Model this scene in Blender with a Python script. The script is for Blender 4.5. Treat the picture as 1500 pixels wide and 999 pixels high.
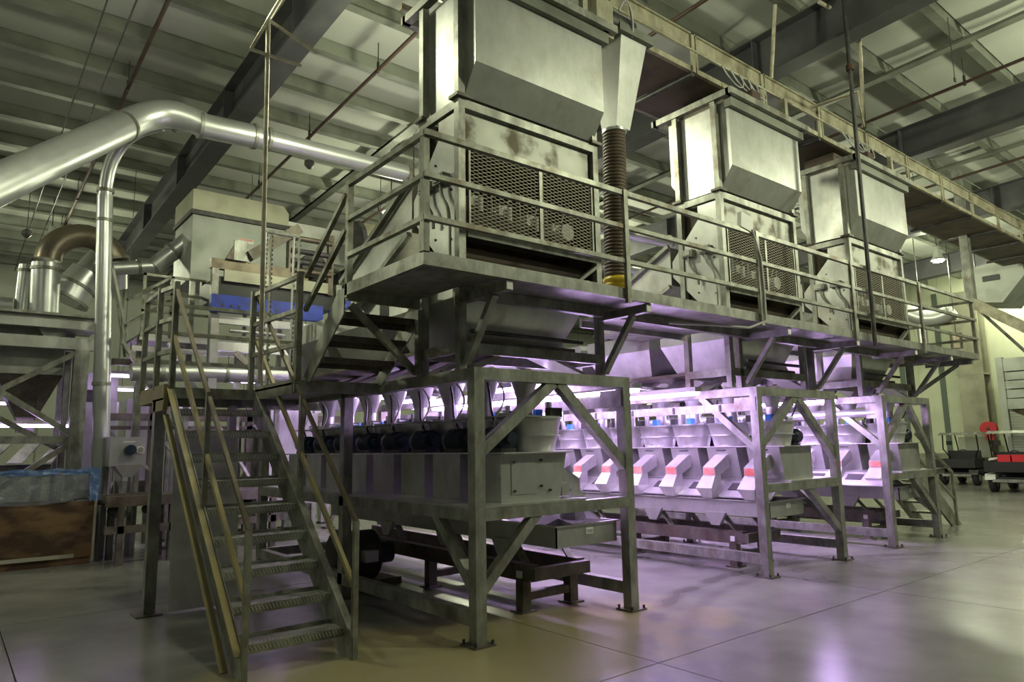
import bpy, math, random
from mathutils import Vector, Matrix
random.seed(7)
for o in list(bpy.data.objects): bpy.data.objects.remove(o)
scn = bpy.context.scene
COL = scn.collection
# ------------------------------------------------------------------ camera
def cam_basis(y, p, r):
    f = Vector((math.sin(y)*math.cos(p), math.cos(y)*math.cos(p), math.sin(p)))
    rt = Vector((math.cos(y), -math.sin(y), 0)); up = rt.cross(f)
    return rt*math.cos(r)+up*math.sin(r), -rt*math.sin(r)+up*math.cos(r), f
cam = bpy.data.cameras.new('camera'); camo = bpy.data.objects.new('camera', cam); COL.objects.link(camo)
R_, U_, F_ = cam_basis(math.radians(38.90025397), math.radians(8.53012563), math.radians(-1.00019235))
camo.matrix_world = Matrix(((R_.x, U_.x, -F_.x, -3.27132195), (R_.y, U_.y, -F_.y, -4.54408029), (R_.z, U_.z, -F_.z, 1.51345725), (0, 0, 0, 1)))
cam.sensor_width = 36; cam.lens = 1024.057/1500*36; cam.clip_end = 200
scn.camera = camo
# ------------------------------------------------------------------ world, exposure
w = bpy.data.worlds.new('world'); scn.world = w; w.use_nodes = True
bg = w.node_tree.nodes['Background']; bg.inputs[0].default_value = (0.80, 0.84, 0.68, 1); bg.inputs[1].default_value = 0.085
vs = scn.view_settings
vs.view_transform = 'Standard'; vs.look = 'None'; vs.exposure = 0.2; vs.gamma = 1; vs.use_curve_mapping = False
LAMP_POWER = 330; LAMP_COL = (0.97, 1.0, 0.70)
TUBE_STR = 72; TUBE_COL = (0.70, 0.47, 1.0)

# ------------------------------------------------------------------ materials
def mat(name, col, rough=.5, metal=0., col2=None, scale=3., mix=(.45, .65), rust=None, rust_amt=.6, bump=0., emis=None, estr=0, alpha=1, trans=0, spec=.5, stretch=None, rscale=1.3, grime=0):
    m = bpy.data.materials.new(name); m.use_nodes = True; nt = m.node_tree; N = nt.nodes; L = nt.links
    b = N['Principled BSDF']
    b.inputs['Base Color'].default_value = (*col, 1); b.inputs['Roughness'].default_value = rough
    b.inputs['Metallic'].default_value = metal; b.inputs['Alpha'].default_value = alpha
    b.inputs['Transmission Weight'].default_value = trans; b.inputs['Specular IOR Level'].default_value = spec
    if emis: b.inputs['Emission Color'].default_value = (*emis, 1); b.inputs['Emission Strength'].default_value = estr
    tc = N.new('ShaderNodeTexCoord'); mp = N.new('ShaderNodeMapping'); geo = N.new('ShaderNodeNewGeometry')
    L.new(geo.outputs['Position'], mp.inputs[0])
    if stretch: mp.inputs['Scale'].default_value = stretch
    out = None
    if col2:
        n = N.new('ShaderNodeTexNoise'); n.inputs['Scale'].default_value = scale; n.inputs['Detail'].default_value = 5
        L.new(mp.outputs[0], n.inputs['Vector'])
        r = N.new('ShaderNodeValToRGB'); r.color_ramp.elements[0].position = mix[0]; r.color_ramp.elements[1].position = mix[1]
        r.color_ramp.elements[0].color = (*col, 1); r.color_ramp.elements[1].color = (*col2, 1)
        L.new(n.outputs[0], r.inputs[0]); out = r.outputs[0]
        rr = N.new('ShaderNodeMapRange'); rr.inputs[3].default_value = max(.05, rough-.10); rr.inputs[4].default_value = min(1, rough+.14)
        L.new(n.outputs[0], rr.inputs[0]); L.new(rr.outputs[0], b.inputs['Roughness'])
    if rust:
        n2 = N.new('ShaderNodeTexNoise'); n2.inputs['Scale'].default_value = rscale; n2.inputs['Detail'].default_value = 8; n2.inputs['Roughness'].default_value = .65
        L.new(geo.outputs['Position'], n2.inputs['Vector'])
        r2 = N.new('ShaderNodeValToRGB'); r2.color_ramp.elements[0].position = .53; r2.color_ramp.elements[1].position = .70
        r2.color_ramp.elements[0].color = (0, 0, 0, 1); r2.color_ramp.elements[1].color = (rust_amt,)*3+(1,)
        L.new(n2.outputs[0], r2.inputs[0])
        mx = N.new('ShaderNodeMix'); mx.data_type = 'RGBA'; mx.inputs[7].default_value = (*rust, 1)
        if out: L.new(out, mx.inputs[6])
        else: mx.inputs[6].default_value = (*col, 1)
        L.new(r2.outputs[0], mx.inputs[0]); out = mx.outputs[2]
    if grime:
        n4 = N.new('ShaderNodeTexNoise'); n4.inputs['Scale'].default_value = 7.0; n4.inputs['Detail'].default_value = 9; n4.inputs['Roughness'].default_value = .7
        mp4 = N.new('ShaderNodeMapping'); mp4.inputs['Scale'].default_value = (1, 1, .45); L.new(geo.outputs['Position'], mp4.inputs[0]); L.new(mp4.outputs[0], n4.inputs['Vector'])
        r4 = N.new('ShaderNodeMapRange'); r4.inputs[1].default_value = .35; r4.inputs[2].default_value = .62; r4.inputs[3].default_value = 1-grime; r4.inputs[4].default_value = 1.08
        L.new(n4.outputs[0], r4.inputs[0])
        vm = N.new('ShaderNodeVectorMath'); vm.operation = 'SCALE'; L.new(r4.outputs[0], vm.inputs['Scale'])
        if out: L.new(out, vm.inputs[0])
        else: vm.inputs[0].default_value = col
        out = vm.outputs[0]
    if out: L.new(out, b.inputs['Base Color'])
    if bump:
        n3 = N.new('ShaderNodeTexNoise'); n3.inputs['Scale'].default_value = 28; n3.inputs['Detail'].default_value = 4
        L.new(geo.outputs['Position'], n3.inputs['Vector'])
        bp_ = N.new('ShaderNodeBump'); bp_.inputs['Strength'].default_value = bump; bp_.inputs['Distance'].default_value = .02
        L.new(n3.outputs[0], bp_.inputs['Height']); L.new(bp_.outputs[0], b.inputs['Normal'])
    return m
M = {}
M['frame'] = mat('frame_steel', (.36, .37, .32), .42, .5, (.26, .265, .23), 4, rust=(.14, .085, .04), rust_amt=.7, grime=.45, rscale=2.2)
M['frame_rust'] = mat('rusty_frame_steel', (.17, .155, .125), .5, .4, (.12, .10, .075), 4, rust=(.09, .05, .028), rust_amt=.7, grime=.4)
M['darkrail'] = mat('worn_dark_rail', (.15, .125, .085), .38, .5, (.10, .08, .055), 6)
M['rail'] = mat('rail_steel', (.33, .34, .28), .42, .5, (.22, .22, .17), 6, rust=(.17, .10, .05), rust_amt=.7, rscale=3, grime=.45)
M['sheet'] = mat('sheet_steel', (.50, .51, .48), .38, .65, (.38, .39, .36), 1.8, (.35, .7), rust=(.24, .20, .13), rust_amt=.55, rscale=1.3, grime=.10)
M['bright'] = mat('bright_sheet', (.66, .66, .64), .30, .6, (.54, .54, .52), 2.5, (.35, .7), grime=.12)
M['galv'] = mat('galvanised_duct', (.60, .62, .60), .34, .75, (.54, .56, .55), 5, (.3, .7))
M['galv_dark'] = mat('brown_tint_galvanised', (.26, .22, .16), .36, .6, (.17, .15, .12), 4)  # brown tint paints in the warm light on the elbow duct
M['dark'] = mat('dark_steel', (.045, .045, .045), .5, .4, (.09, .085, .08), 6)
M['motor'] = mat('motor_paint', (.018, .030, .050), .32, .2, (.035, .045, .06), 10)
M['stain'] = mat('soot_stained_sheet', (.42, .43, .38), .5, .4, (.10, .085, .05), 3.6, (.50, .64))
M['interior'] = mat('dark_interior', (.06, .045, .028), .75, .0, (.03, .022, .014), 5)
M['mesh'] = mat('expanded_metal', (.34, .32, .25), .55, .4)
M['rust'] = mat('rusty_pipe', (.07, .045, .035), .7, .2, (.06, .03, .02), 5)
M['cable'] = mat('black_cable', (.015, .015, .015), .45)
M['cablew'] = mat('grey_cable', (.45, .45, .42), .45)
M['hose'] = mat('brown_hose', (.13, .095, .06), .55, .0, (.08, .06, .04), 8)
M['yellow'] = mat('yellow_plastic', (.80, .58, .03), .4)
M['blue'] = mat('blue_paint', (.02, .05, .40), .4, 0, (.015, .03, .22), 5)
M['bluep'] = mat('blue_valve', (.05, .25, .85), .35)
M['red'] = mat('red_window', (.62, .14, .11), .35, 0, (.70, .32, .25), 6)
M['redp'] = mat('red_paint', (.60, .02, .03), .4)
M['white'] = mat('white_label', (.75, .75, .70), .5)
M['ink'] = mat('label_ink', (.05, .05, .05), .6)
M['pole'] = mat('pale_pipe', (.58, .54, .42), .45, .2, (.42, .38, .28), 9)
M['yrail'] = mat('worn_yellow_rail', (.34, .28, .13), .5, .2, (.26, .24, .16), 5)
M['conv'] = mat('cream_conveyor', (.46, .44, .32), .45, .3, (.30, .28, .19), 3, rust=(.18, .12, .06), rust_amt=.6, rscale=2.5, grime=.35)
M['convdark'] = mat('conveyor_pan', (.14, .11, .08), .6, .2, (.09, .075, .06), 3)
M['wood'] = mat('crate_plywood', (.19, .11, .05), .6, 0, (.055, .028, .014), 2.2, (.40, .58), stretch=(1, 1, 2.2), bump=.2)
M['woodedge'] = mat('crate_edge', (.42, .40, .33), .6)
M['film'] = mat('clear_liner', (.16, .18, .20), .14, 0, (.30, .33, .36), 7, alpha=.55, spec=1.0, bump=1.0)
M['filmblue'] = mat('blue_liner_hem', (.07, .15, .34), .22, 0, (.16, .28, .50), 12, spec=.9, alpha=.92, bump=1.0)
M['tubedim'] = mat('lit_rear_tube', (1, 1, 1), .5, emis=TUBE_COL, estr=20)
M['rafter'] = mat('rafter_paint', (.060, .062, .066), .45, .2, (.085, .085, .085), 2)
M['purlin'] = mat('purlin_primer', (.19, .205, .165), .55, .2, (.13, .14, .11), 2)
M['roof'] = mat('roof_insulation', (.50, .52, .46), .75, 0, (.46, .48, .42), .5)
M['wall'] = mat('wall_liner', (.72, .76, .55), .7, 0, (.66, .70, .50), 1)
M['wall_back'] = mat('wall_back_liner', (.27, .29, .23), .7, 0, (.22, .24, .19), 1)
M['wallstripe'] = mat('wall_stripe', (.14, .18, .15), .6)
M['column'] = mat('column_steel', (.36, .36, .26), .45, .3, (.29, .29, .21), 2)
M['silo'] = mat('silo_panel', (.33, .35, .31), .5, .3, (.27, .29, .25), 2)
M['black'] = mat('black_plastic', (.012, .012, .013), .45)
M['cartw'] = mat('white_cart_body', (.70, .72, .68), .35)
M['tyre'] = mat('tyre_rubber', (.02, .02, .02), .8)
M['tube'] = mat('lit_tube', (1, 1, 1), .5, emis=TUBE_COL, estr=TUBE_STR)
M['lens'] = mat('lit_lens', (1, 1, 1), .5, emis=(1.0, 1.0, .78), estr=40)
M['glass'] = mat('clear_plastic', (.7, .75, .7), .1, 0, alpha=.3)

def floor_material():
    m = bpy.data.materials.new('sealed_concrete'); m.use_nodes = True; nt = m.node_tree; N = nt.nodes; L = nt.links
    b = N['Principled BSDF']; geo = N.new('ShaderNodeNewGeometry')
    n1 = N.new('ShaderNodeTexNoise'); n1.inputs['Scale'].default_value = 1.1; n1.inputs['Detail'].default_value = 7; n1.inputs['Roughness'].default_value = .5
    L.new(geo.outputs['Position'], n1.inputs['Vector'])
    r1 = N.new('ShaderNodeValToRGB'); e = r1.color_ramp.elements
    e[0].position = .30; e[0].color = (.15, .15, .135, 1); e[1].position = .72; e[1].color = (.285, .285, .26, 1)
    L.new(n1.outputs[0], r1.inputs[0])
    # settled product dust around the machine feet, worn off along the aisle
    n2 = N.new('ShaderNodeTexNoise'); n2.inputs['Scale'].default_value = 1.6; n2.inputs['Detail'].default_value = 6
    L.new(geo.outputs['Position'], n2.inputs['Vector'])
    sx = N.new('ShaderNodeSeparateXYZ'); L.new(geo.outputs['Position'], sx.inputs[0])
    def mth(op, a, b_=None, c=None):
        k = N.new('ShaderNodeMath'); k.operation = op
        for i, v in enumerate((a, b_, c)):
            if v is None: continue
            if isinstance(v, (int, float)): k.inputs[i].default_value = v
            else: L.new(v, k.inputs[i])
        return k.outputs[0]
    # distance from a dust patch centred ahead of the first frame
    dx = mth('MULTIPLY', mth('SUBTRACT', sx.outputs[0], -.1), .42); dy = mth('MULTIPLY', mth('SUBTRACT', sx.outputs[1], -.1), .85)
    d = mth('SQRT', mth('ADD', mth('MULTIPLY', dx, dx), mth('MULTIPLY', dy, dy)))
    mk = mth('SUBTRACT', 1.15, mth('ADD', d, mth('MULTIPLY', mth('SUBTRACT', n2.outputs[0], .5), 1.1)))
    mk = mth('MULTIPLY', mk, 2.2); mkc = N.new('ShaderNodeClamp'); L.new(mk, mkc.inputs[0]); mkc.inputs[2].default_value = .85
    mx = N.new('ShaderNodeMix'); mx.data_type = 'RGBA'; mx.inputs[7].default_value = (.36, .31, .15, 1)
    L.new(mkc.outputs[0], mx.inputs[0]); L.new(r1.outputs[0], mx.inputs[6])
    # tyre marks: arcs left by a turning truck
    vx = mth('SUBTRACT', sx.outputs[0], 4.2); vy = mth('SUBTRACT', sx.outputs[1], -4.4)
    rad = mth('SQRT', mth('ADD', mth('MULTIPLY', vx, vx), mth('MULTIPLY', vy, vy)))
    wv = mth('SINE', mth('MULTIPLY', mth('ADD', rad, mth('MULTIPLY', n2.outputs[0], .12)), 17))
    band = mth('SUBTRACT', 1, mth('MULTIPLY', mth('ABSOLUTE', mth('SUBTRACT', rad, 4.75)), 2.6))
    band = mth('MAXIMUM', band, 0.0)
    n4 = N.new('ShaderNodeTexNoise'); n4.inputs['Scale'].default_value = 2.4; n4.inputs['Detail'].default_value = 4
    L.new(geo.outputs['Position'], n4.inputs['Vector'])
    tm = mth('MULTIPLY', mth('MULTIPLY', mth('ADD', mth('MULTIPLY', wv, .5), .35), band), mth('SUBTRACT', n4.outputs[0], .22))
    tmc = N.new('ShaderNodeClamp'); L.new(mth('MULTIPLY', tm, 2.4), tmc.inputs[0]); tmc.inputs[2].default_value = .55
    mx2 = N.new('ShaderNodeMix'); mx2.data_type = 'RGBA'; mx2.inputs[7].default_value = (.035, .035, .035, 1)
    L.new(tmc.outputs[0], mx2.inputs[0]); L.new(mx.outputs[2], mx2.inputs[6])
    L.new(mx2.outputs[2], b.inputs['Base Color'])
    rr = N.new('ShaderNodeMapRange'); rr.inputs[1].default_value = .3; rr.inputs[2].default_value = .75; rr.inputs[3].default_value = .24; rr.inputs[4].default_value = .30
    L.new(n1.outputs[0], rr.inputs[0])
    b.inputs['Roughness'].default_value = .25
    b.inputs['Specular IOR Level'].default_value = .6
    return m
M['floor'] = floor_material()

# ------------------------------------------------------------------ mesh helpers
V = Vector
class MB:
    def __init__(s): s.v = []; s.f = []; s.s = []
    def add(s, vs_, fs, smooth=False):
        k = len(s.v); s.v += [V(p) for p in vs_]; s.f += [tuple(i+k for i in f) for f in fs]; s.s += [smooth]*len(fs); return s
    def hexa(s, p):   # p: 4 bottom (ccw from above), 4 top
        return s.add(p, [(3, 2, 1, 0), (4, 5, 6, 7), (0, 1, 5, 4), (1, 2, 6, 5), (2, 3, 7, 6), (3, 0, 4, 7)])
    def box(s, x0, x1, y0, y1, z0, z1):
        return s.hexa([(x0, y0, z0), (x1, y0, z0), (x1, y1, z0), (x0, y1, z0), (x0, y0, z1), (x1, y0, z1), (x1, y1, z1), (x0, y1, z1)])
    def beam(s, a, b, w=.05, h=None, up=(0, 0, 1)):
        a = V(a); b = V(b); h = h or w; d = (b-a).normalized(); up = V(up)
        if abs(d.dot(up)) > .98: up = V((0, 1, 0))
        sd = d.cross(up).normalized(); u = sd.cross(d).normalized()
        c = [(-sd*w/2-u*h/2), (sd*w/2-u*h/2), (sd*w/2+u*h/2), (-sd*w/2+u*h/2)]
        return s.add([a+k for k in c]+[b+k for k in c], [(0, 1, 2, 3), (7, 6, 5, 4), (4, 5, 1, 0), (5, 6, 2, 1), (6, 7, 3, 2), (7, 4, 0, 3)])
    def cyl(s, a, b, r0, r1=None, n=14, cap=True):
        return s.tube([a, b], [r0, r0 if r1 is None else r1], n, cap)
    def tube(s, path, r, n=10, cap=True):
        path = [V(p) for p in path]; m = len(path)
        if not isinstance(r, (list, tuple)): r = [r]*m
        k0 = len(s.v); prev = None
        for i, p in enumerate(path):
            t = (path[min(i+1, m-1)]-path[max(i-1, 0)])
            t = t.normalized() if t.length > 1e-9 else (prev_t if i else V((0, 0, 1)))
            prev_t = t
            if prev is None:
                a = V((0, 0, 1)) if abs(t.z) < .9 else V((1, 0, 0)); x = t.cross(a).normalized()
            else: x = (prev - t*prev.dot(t)).normalized()
            prev = x; y = t.cross(x)
            for j in range(n):
                an = 2*math.pi*j/n; s.v.append(p+(x*math.cos(an)+y*math.sin(an))*r[i])
        for i in range(m-1):
            for j in range(n):
                a = k0+i*n+j; b = k0+i*n+(j+1) % n
                s.f.append((a, b, b+n, a+n)); s.s.append(True)
        if cap:
            ca = s.v[k0:k0+n]; cb = s.v[k0+(m-1)*n:k0+m*n]; k1 = len(s.v); s.v += [V(p) for p in ca]+[V(p) for p in cb]
            s.f.append(tuple(k1+j for j in range(n))[::-1]); s.s.append(False)
            s.f.append(tuple(k1+n+j for j in range(n))); s.s.append(False)
        return s
    def prism(s, pts, axis, a, b):   # polygon extruded along axis x/y/z from a to b
        def P(q, t): return {'x': (t, q[0], q[1]), 'y': (q[0], t, q[1]), 'z': (q[0], q[1], t)}[axis]
        n = len(pts); s.add([P(q, a) for q in pts]+[P(q, b) for q in pts], [tuple(range(n))[::-1], tuple(range(n, 2*n))]+[(i, (i+1) % n, (i+1) % n+n, i+n) for i in range(n)])
        return s
    def lathe(s, c, prof, n=20):  # prof [(r,z)] around vertical axis
        return s.tube([(c[0], c[1], z) for r, z in prof], [r for r, z in prof], n) if False else s._lathe(c, prof, n)
    def _lathe(s, c, prof, n):
        def ring(r, z):
            k = len(s.v)
            for j in range(n):
                a = 2*math.pi*j/n; s.v.append(V((c[0]+r*math.cos(a), c[1]+r*math.sin(a), z)))
            return k
        for i in range(len(prof)-1):
            k0 = ring(*prof[i]); k1 = ring(*prof[i+1])
            for j in range(n):
                s.f.append((k0+j, k0+(j+1) % n, k1+(j+1) % n, k1+j)); s.s.append(True)
        k0 = ring(*prof[0]); s.f.append(tuple(k0+j for j in range(n))[::-1]); s.s.append(False)
        k0 = ring(*prof[-1]); s.f.append(tuple(k0+j for j in range(n))); s.s.append(False)
        return s
    def build(s, name, m, parent=None, label=None, loc=None):
        org = V(parent['_org']) if parent else V(loc or (0, 0, 0))
        me = bpy.data.meshes.new(name); me.from_pydata([p-org for p in s.v], [], s.f); me.update()
        me.polygons.foreach_set('use_smooth', s.s)
        me.materials.append(M[m] if isinstance(m, str) else m)
        import bmesh
        bm = bmesh.new(); bm.from_mesh(me); bmesh.ops.recalc_face_normals(bm, faces=bm.faces)
        bm.to_mesh(me); bm.free()
        o = bpy.data.objects.new(name, me); COL.objects.link(o)
        if parent: o.parent = parent; o['_org'] = parent['_org']
        else: o.location = org; o['_org'] = tuple(org)
        if label: o['label'] = label
        return o
def thing(name, label, cat, loc=(0, 0, 0), group=None, kind=None):
    o = bpy.data.objects.new(name, None); COL.objects.link(o); o.location = loc; o['_org'] = tuple(float(c) for c in loc); o.empty_display_size = .1
    if kind: o['kind'] = kind
    if label: o['label'] = label; o['category'] = cat
    if group: o['group'] = group
    return o
def tag(o, label, cat, group=None, kind=None):
    o['label'] = label; o['category'] = cat
    if group: o['group'] = group
    if kind: o['kind'] = kind
    return o
def struct(name, mb, m, loc=(0, 0, 0)):
    o = mb.build(name, m, None, loc=loc); o['kind'] = 'structure'; return o
def copy_tree(o, parent=None):
    c = o.copy(); COL.objects.link(c)
    if parent: c.parent = parent
    for ch in list(o.children): copy_tree(ch, c)
    return c
def bez(p0, p1, p2, p3, n=12):
    p0, p1, p2, p3 = map(V, (p0, p1, p2, p3)); r = []
    for i in range(n+1):
        t = i/n; r.append(p0*(1-t)**3+p1*3*t*(1-t)**2+p2*3*t*t*(1-t)+p3*t**3)
    return r
def arc(c, r, a0, a1, ux, uy, n=10):
    c = V(c); ux = V(ux); uy = V(uy)
    return [c+(ux*math.cos(math.radians(a0+(a1-a0)*i/n))+uy*math.sin(math.radians(a0+(a1-a0)*i/n)))*r for i in range(n+1)]

# ================================================================== STRUCTURE
RZ = lambda y: 7.85-.045*y          # underside of the roof purlins
XJ = [-13.3, -9.79, -6.28, -2.77, .73, 4.24, 7.75, 11.26, 14.77, 18.28, 21.79, 27.2]
YJ = [-10.35, -5.75, -1.15, 3.45, 8.05, 12.65, 20.2]
fl = struct('floor', MB().box(-13.3, 27.2, -10.35, 20.2, -.14, -.012), M['dark'])
for i in range(len(XJ)-1):
    for j in range(len(YJ)-1):
        MB().box(XJ[i]+.005, XJ[i+1]-.005, YJ[j]+.005, YJ[j+1]-.005, -.012, 0).build('slab', 'floor', fl)
PY = [-1.0+1.22*k for k in range(-6, 18)]
ce = struct('ceiling', MB().add([(-13, -9, RZ(-9)+.26), (27.1, -9, RZ(-9)+.26), (27.1, 20.1, RZ(20.1)+.26), (-13, 20.1, RZ(20.1)+.26)], [(0, 1, 2, 3)])
            .add([(-13, -9, RZ(-9)+.30), (27.1, -9, RZ(-9)+.30), (27.1, 20.1, RZ(20.1)+.30), (-13, 20.1, RZ(20.1)+.30)], [(3, 2, 1, 0)]), 'roof')
for k in range(len(PY)-1):   # insulation blankets bellying a little between the purlins
    y0, y1 = PY[k]+.05, PY[k+1]-.03; mb = MB(); n = 5
    for i in range(n):
        ya = y0+(y1-y0)*i/n; yb = y0+(y1-y0)*(i+1)/n
        sg = lambda y: RZ(y)+.235-.02*math.sin(math.pi*(y-y0)/(y1-y0))
        mb.add([(-13, ya, sg(ya)), (27, ya, sg(ya)), (27, yb, sg(yb)), (-13, yb, sg(yb))], [(3, 2, 1, 0)], True)
    mb.build('insulation_panel', 'roof', ce)
for y in PY:
    MB().box(-13, 27, y-.01, y+.01, RZ(y)+.01, RZ(y)+.24).box(-13, 27, y-.05, y+.09, RZ(y), RZ(y)+.018).build('purlin', 'purlin', ce)
for x in (-11.0, -5.5, .08, 6.33, 11.64, 17.04, 22.6):
    mb = MB(); y0, y1 = -9.5, 20
    a, b = RZ(y0), RZ(y1)
    for (xa, xb, za, zb) in ((x-.012, x+.012, -.66, -.01), (x-.17, x+.17, -.68, -.655), (x-.17, x+.17, -.02, 0)):
        mb.hexa([(xa, y0, a+za), (xb, y0, a+za), (xb, y1, b+za), (xa, y1, b+za), (xa, y0, a+zb), (xb, y0, a+zb), (xb, y1, b+zb), (xa, y1, b+zb)])
    for y in range(-8, 20, 3): mb.box(x-.16, x+.16, y-.01, y+.01, RZ(y)-.66, RZ(y)-.01)
    mb.build('rafter', 'rafter', ce)
for (x, y) in ((3.2, .5), (9.1, .5), (14.5, .5), (3.2, 9), (9.1, 9)):   # flat strap bracing between rafters, running with them
    MB().beam((x, y-9 if y < 1 else y-2, RZ(y-9 if y < 1 else y-2)-.02), (x, 19, RZ(19)-.02), .17, .05).build('strap', 'purlin', ce)

# far wall with liner panels, stripes, posts
wf = struct('wall_far', MB().box(27.0, 27.2, -10, 20.2, 0, 8.1), 'wall')
for k in range(30):
    y = -10+k*1.0
    MB().box(26.975, 27.0, y+.015, y+.985, .9, 8.0).build('liner_panel', 'wall', wf)
for y in (6.15, 7.6): MB().box(26.95, 26.975, y-.10, y+.10, .9, 7.2).build('stripe', 'wallstripe', wf)
MB().box(26.9, 27.0, -10, 20.2, 0, .88).build('wainscot', 'column', wf)
MB().box(26.86, 26.93, -10, 20.2, .86, .95).build('girt', 'column', wf)
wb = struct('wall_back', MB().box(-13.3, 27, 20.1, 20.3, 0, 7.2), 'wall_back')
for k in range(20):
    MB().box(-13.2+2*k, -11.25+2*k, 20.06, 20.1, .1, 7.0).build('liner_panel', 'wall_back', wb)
# building column near the carts
for (x, y) in ((26.3, 4.85), (26.3, 14)):
    mb = MB().box(x-.36, x-.32, y-.42, y+.42, 0, RZ(y)-.7).box(x+.32, x+.36, y-.42, y+.42, 0, RZ(y)-.7).box(x-.32, x+.32, y-.02, y+.02, 0, RZ(y)-.7).box(x-.37, x+.31, y-.44, y+.44, 3.80, 3.87)
    struct('trim_1' if y < 5 else 'trim_2', mb, 'column')

# ================================================================== LAMPS
def lamp(x, y, lab, z=6.55, power=LAMP_POWER):
    t = thing('high_bay_lamp', lab, 'lamp', (x, y, z), 'high bay lamps')
    MB().lathe((x, y), [(.06, z+.45), (.09, z+.30), (.15, z+.1), (.20, z+.02)], 18).build('reflector', 'galv', t)
    MB().lathe((x, y), [(.14, z-.02), (.14, z+.02)], 18).build('lens', 'lens', t)
    MB().cyl((x, y, z+.45), (x, y, RZ(y)+.22), .012, n=6).build('hanger', 'dark', t)
    ld = bpy.data.lights.new('lamp_light', 'POINT'); ld.energy = power; ld.color = LAMP_COL; ld.shadow_soft_size = .16
    lo = bpy.data.objects.new('lamp_light', ld); COL.objects.link(lo); lo.parent = t; lo.location = (0, 0, -.2)
lamp(3.9, 8.45, 'lit high bay lamp showing behind the walkway corner rails', 6.55, 170)
lamp(19.84, 3.4, 'lit high bay lamp beyond the third hopper tower', 6.85)
lamp(25.58, 3.4, 'small lit high bay lamp above the far end duct', 6.85, 150)
for (x, y, p, wh) in ((-1.6, 2.4, 120, 'over the lower staircase'), (-1.6, -4.2, 35, 'over the open floor by the viewer'), (-7.2, 2.4, 40, 'over the side beyond the lined crate'), (4.4, -4.2, 400, 'over the aisle facing the nearest frame'), (10.4, -4.2, 520, 'over the aisle facing the farthest frame'), (16.4, -4.2, 420, 'over the aisle by the far hopper'), (-7, 9, 200, 'over the left equipment platform')):  # staircase lamp is read off bin highlights; the others are added for light
    lamp(x, y, 'unseen high bay lamp %s, above the picture' % wh, 6.55, p)
lamp(1.6, 2.7, 'high bay lamp hidden behind the bin of the nearest tower', 6.45, 260)
lamp(10.2, 8.6, 'high bay lamp hidden behind the second hopper tower')
lamp(10, 14.5, 'unseen high bay lamp added near the back wall behind the walkway', 6.2, 500)  # this lamp and the next are added to light the back wall
lamp(-8, 14, 'unseen high bay lamp added at the outer corner of the back wall', 6.2, 300)
lamp(14.0, 3.6, 'high bay lamp hidden behind the third hopper tower', 6.4)
lamp(-1.75, 14, 'added high bay lamp behind the tall riser pipe', 6.2, 160)  # added for light at the back, no lamp known there

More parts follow.
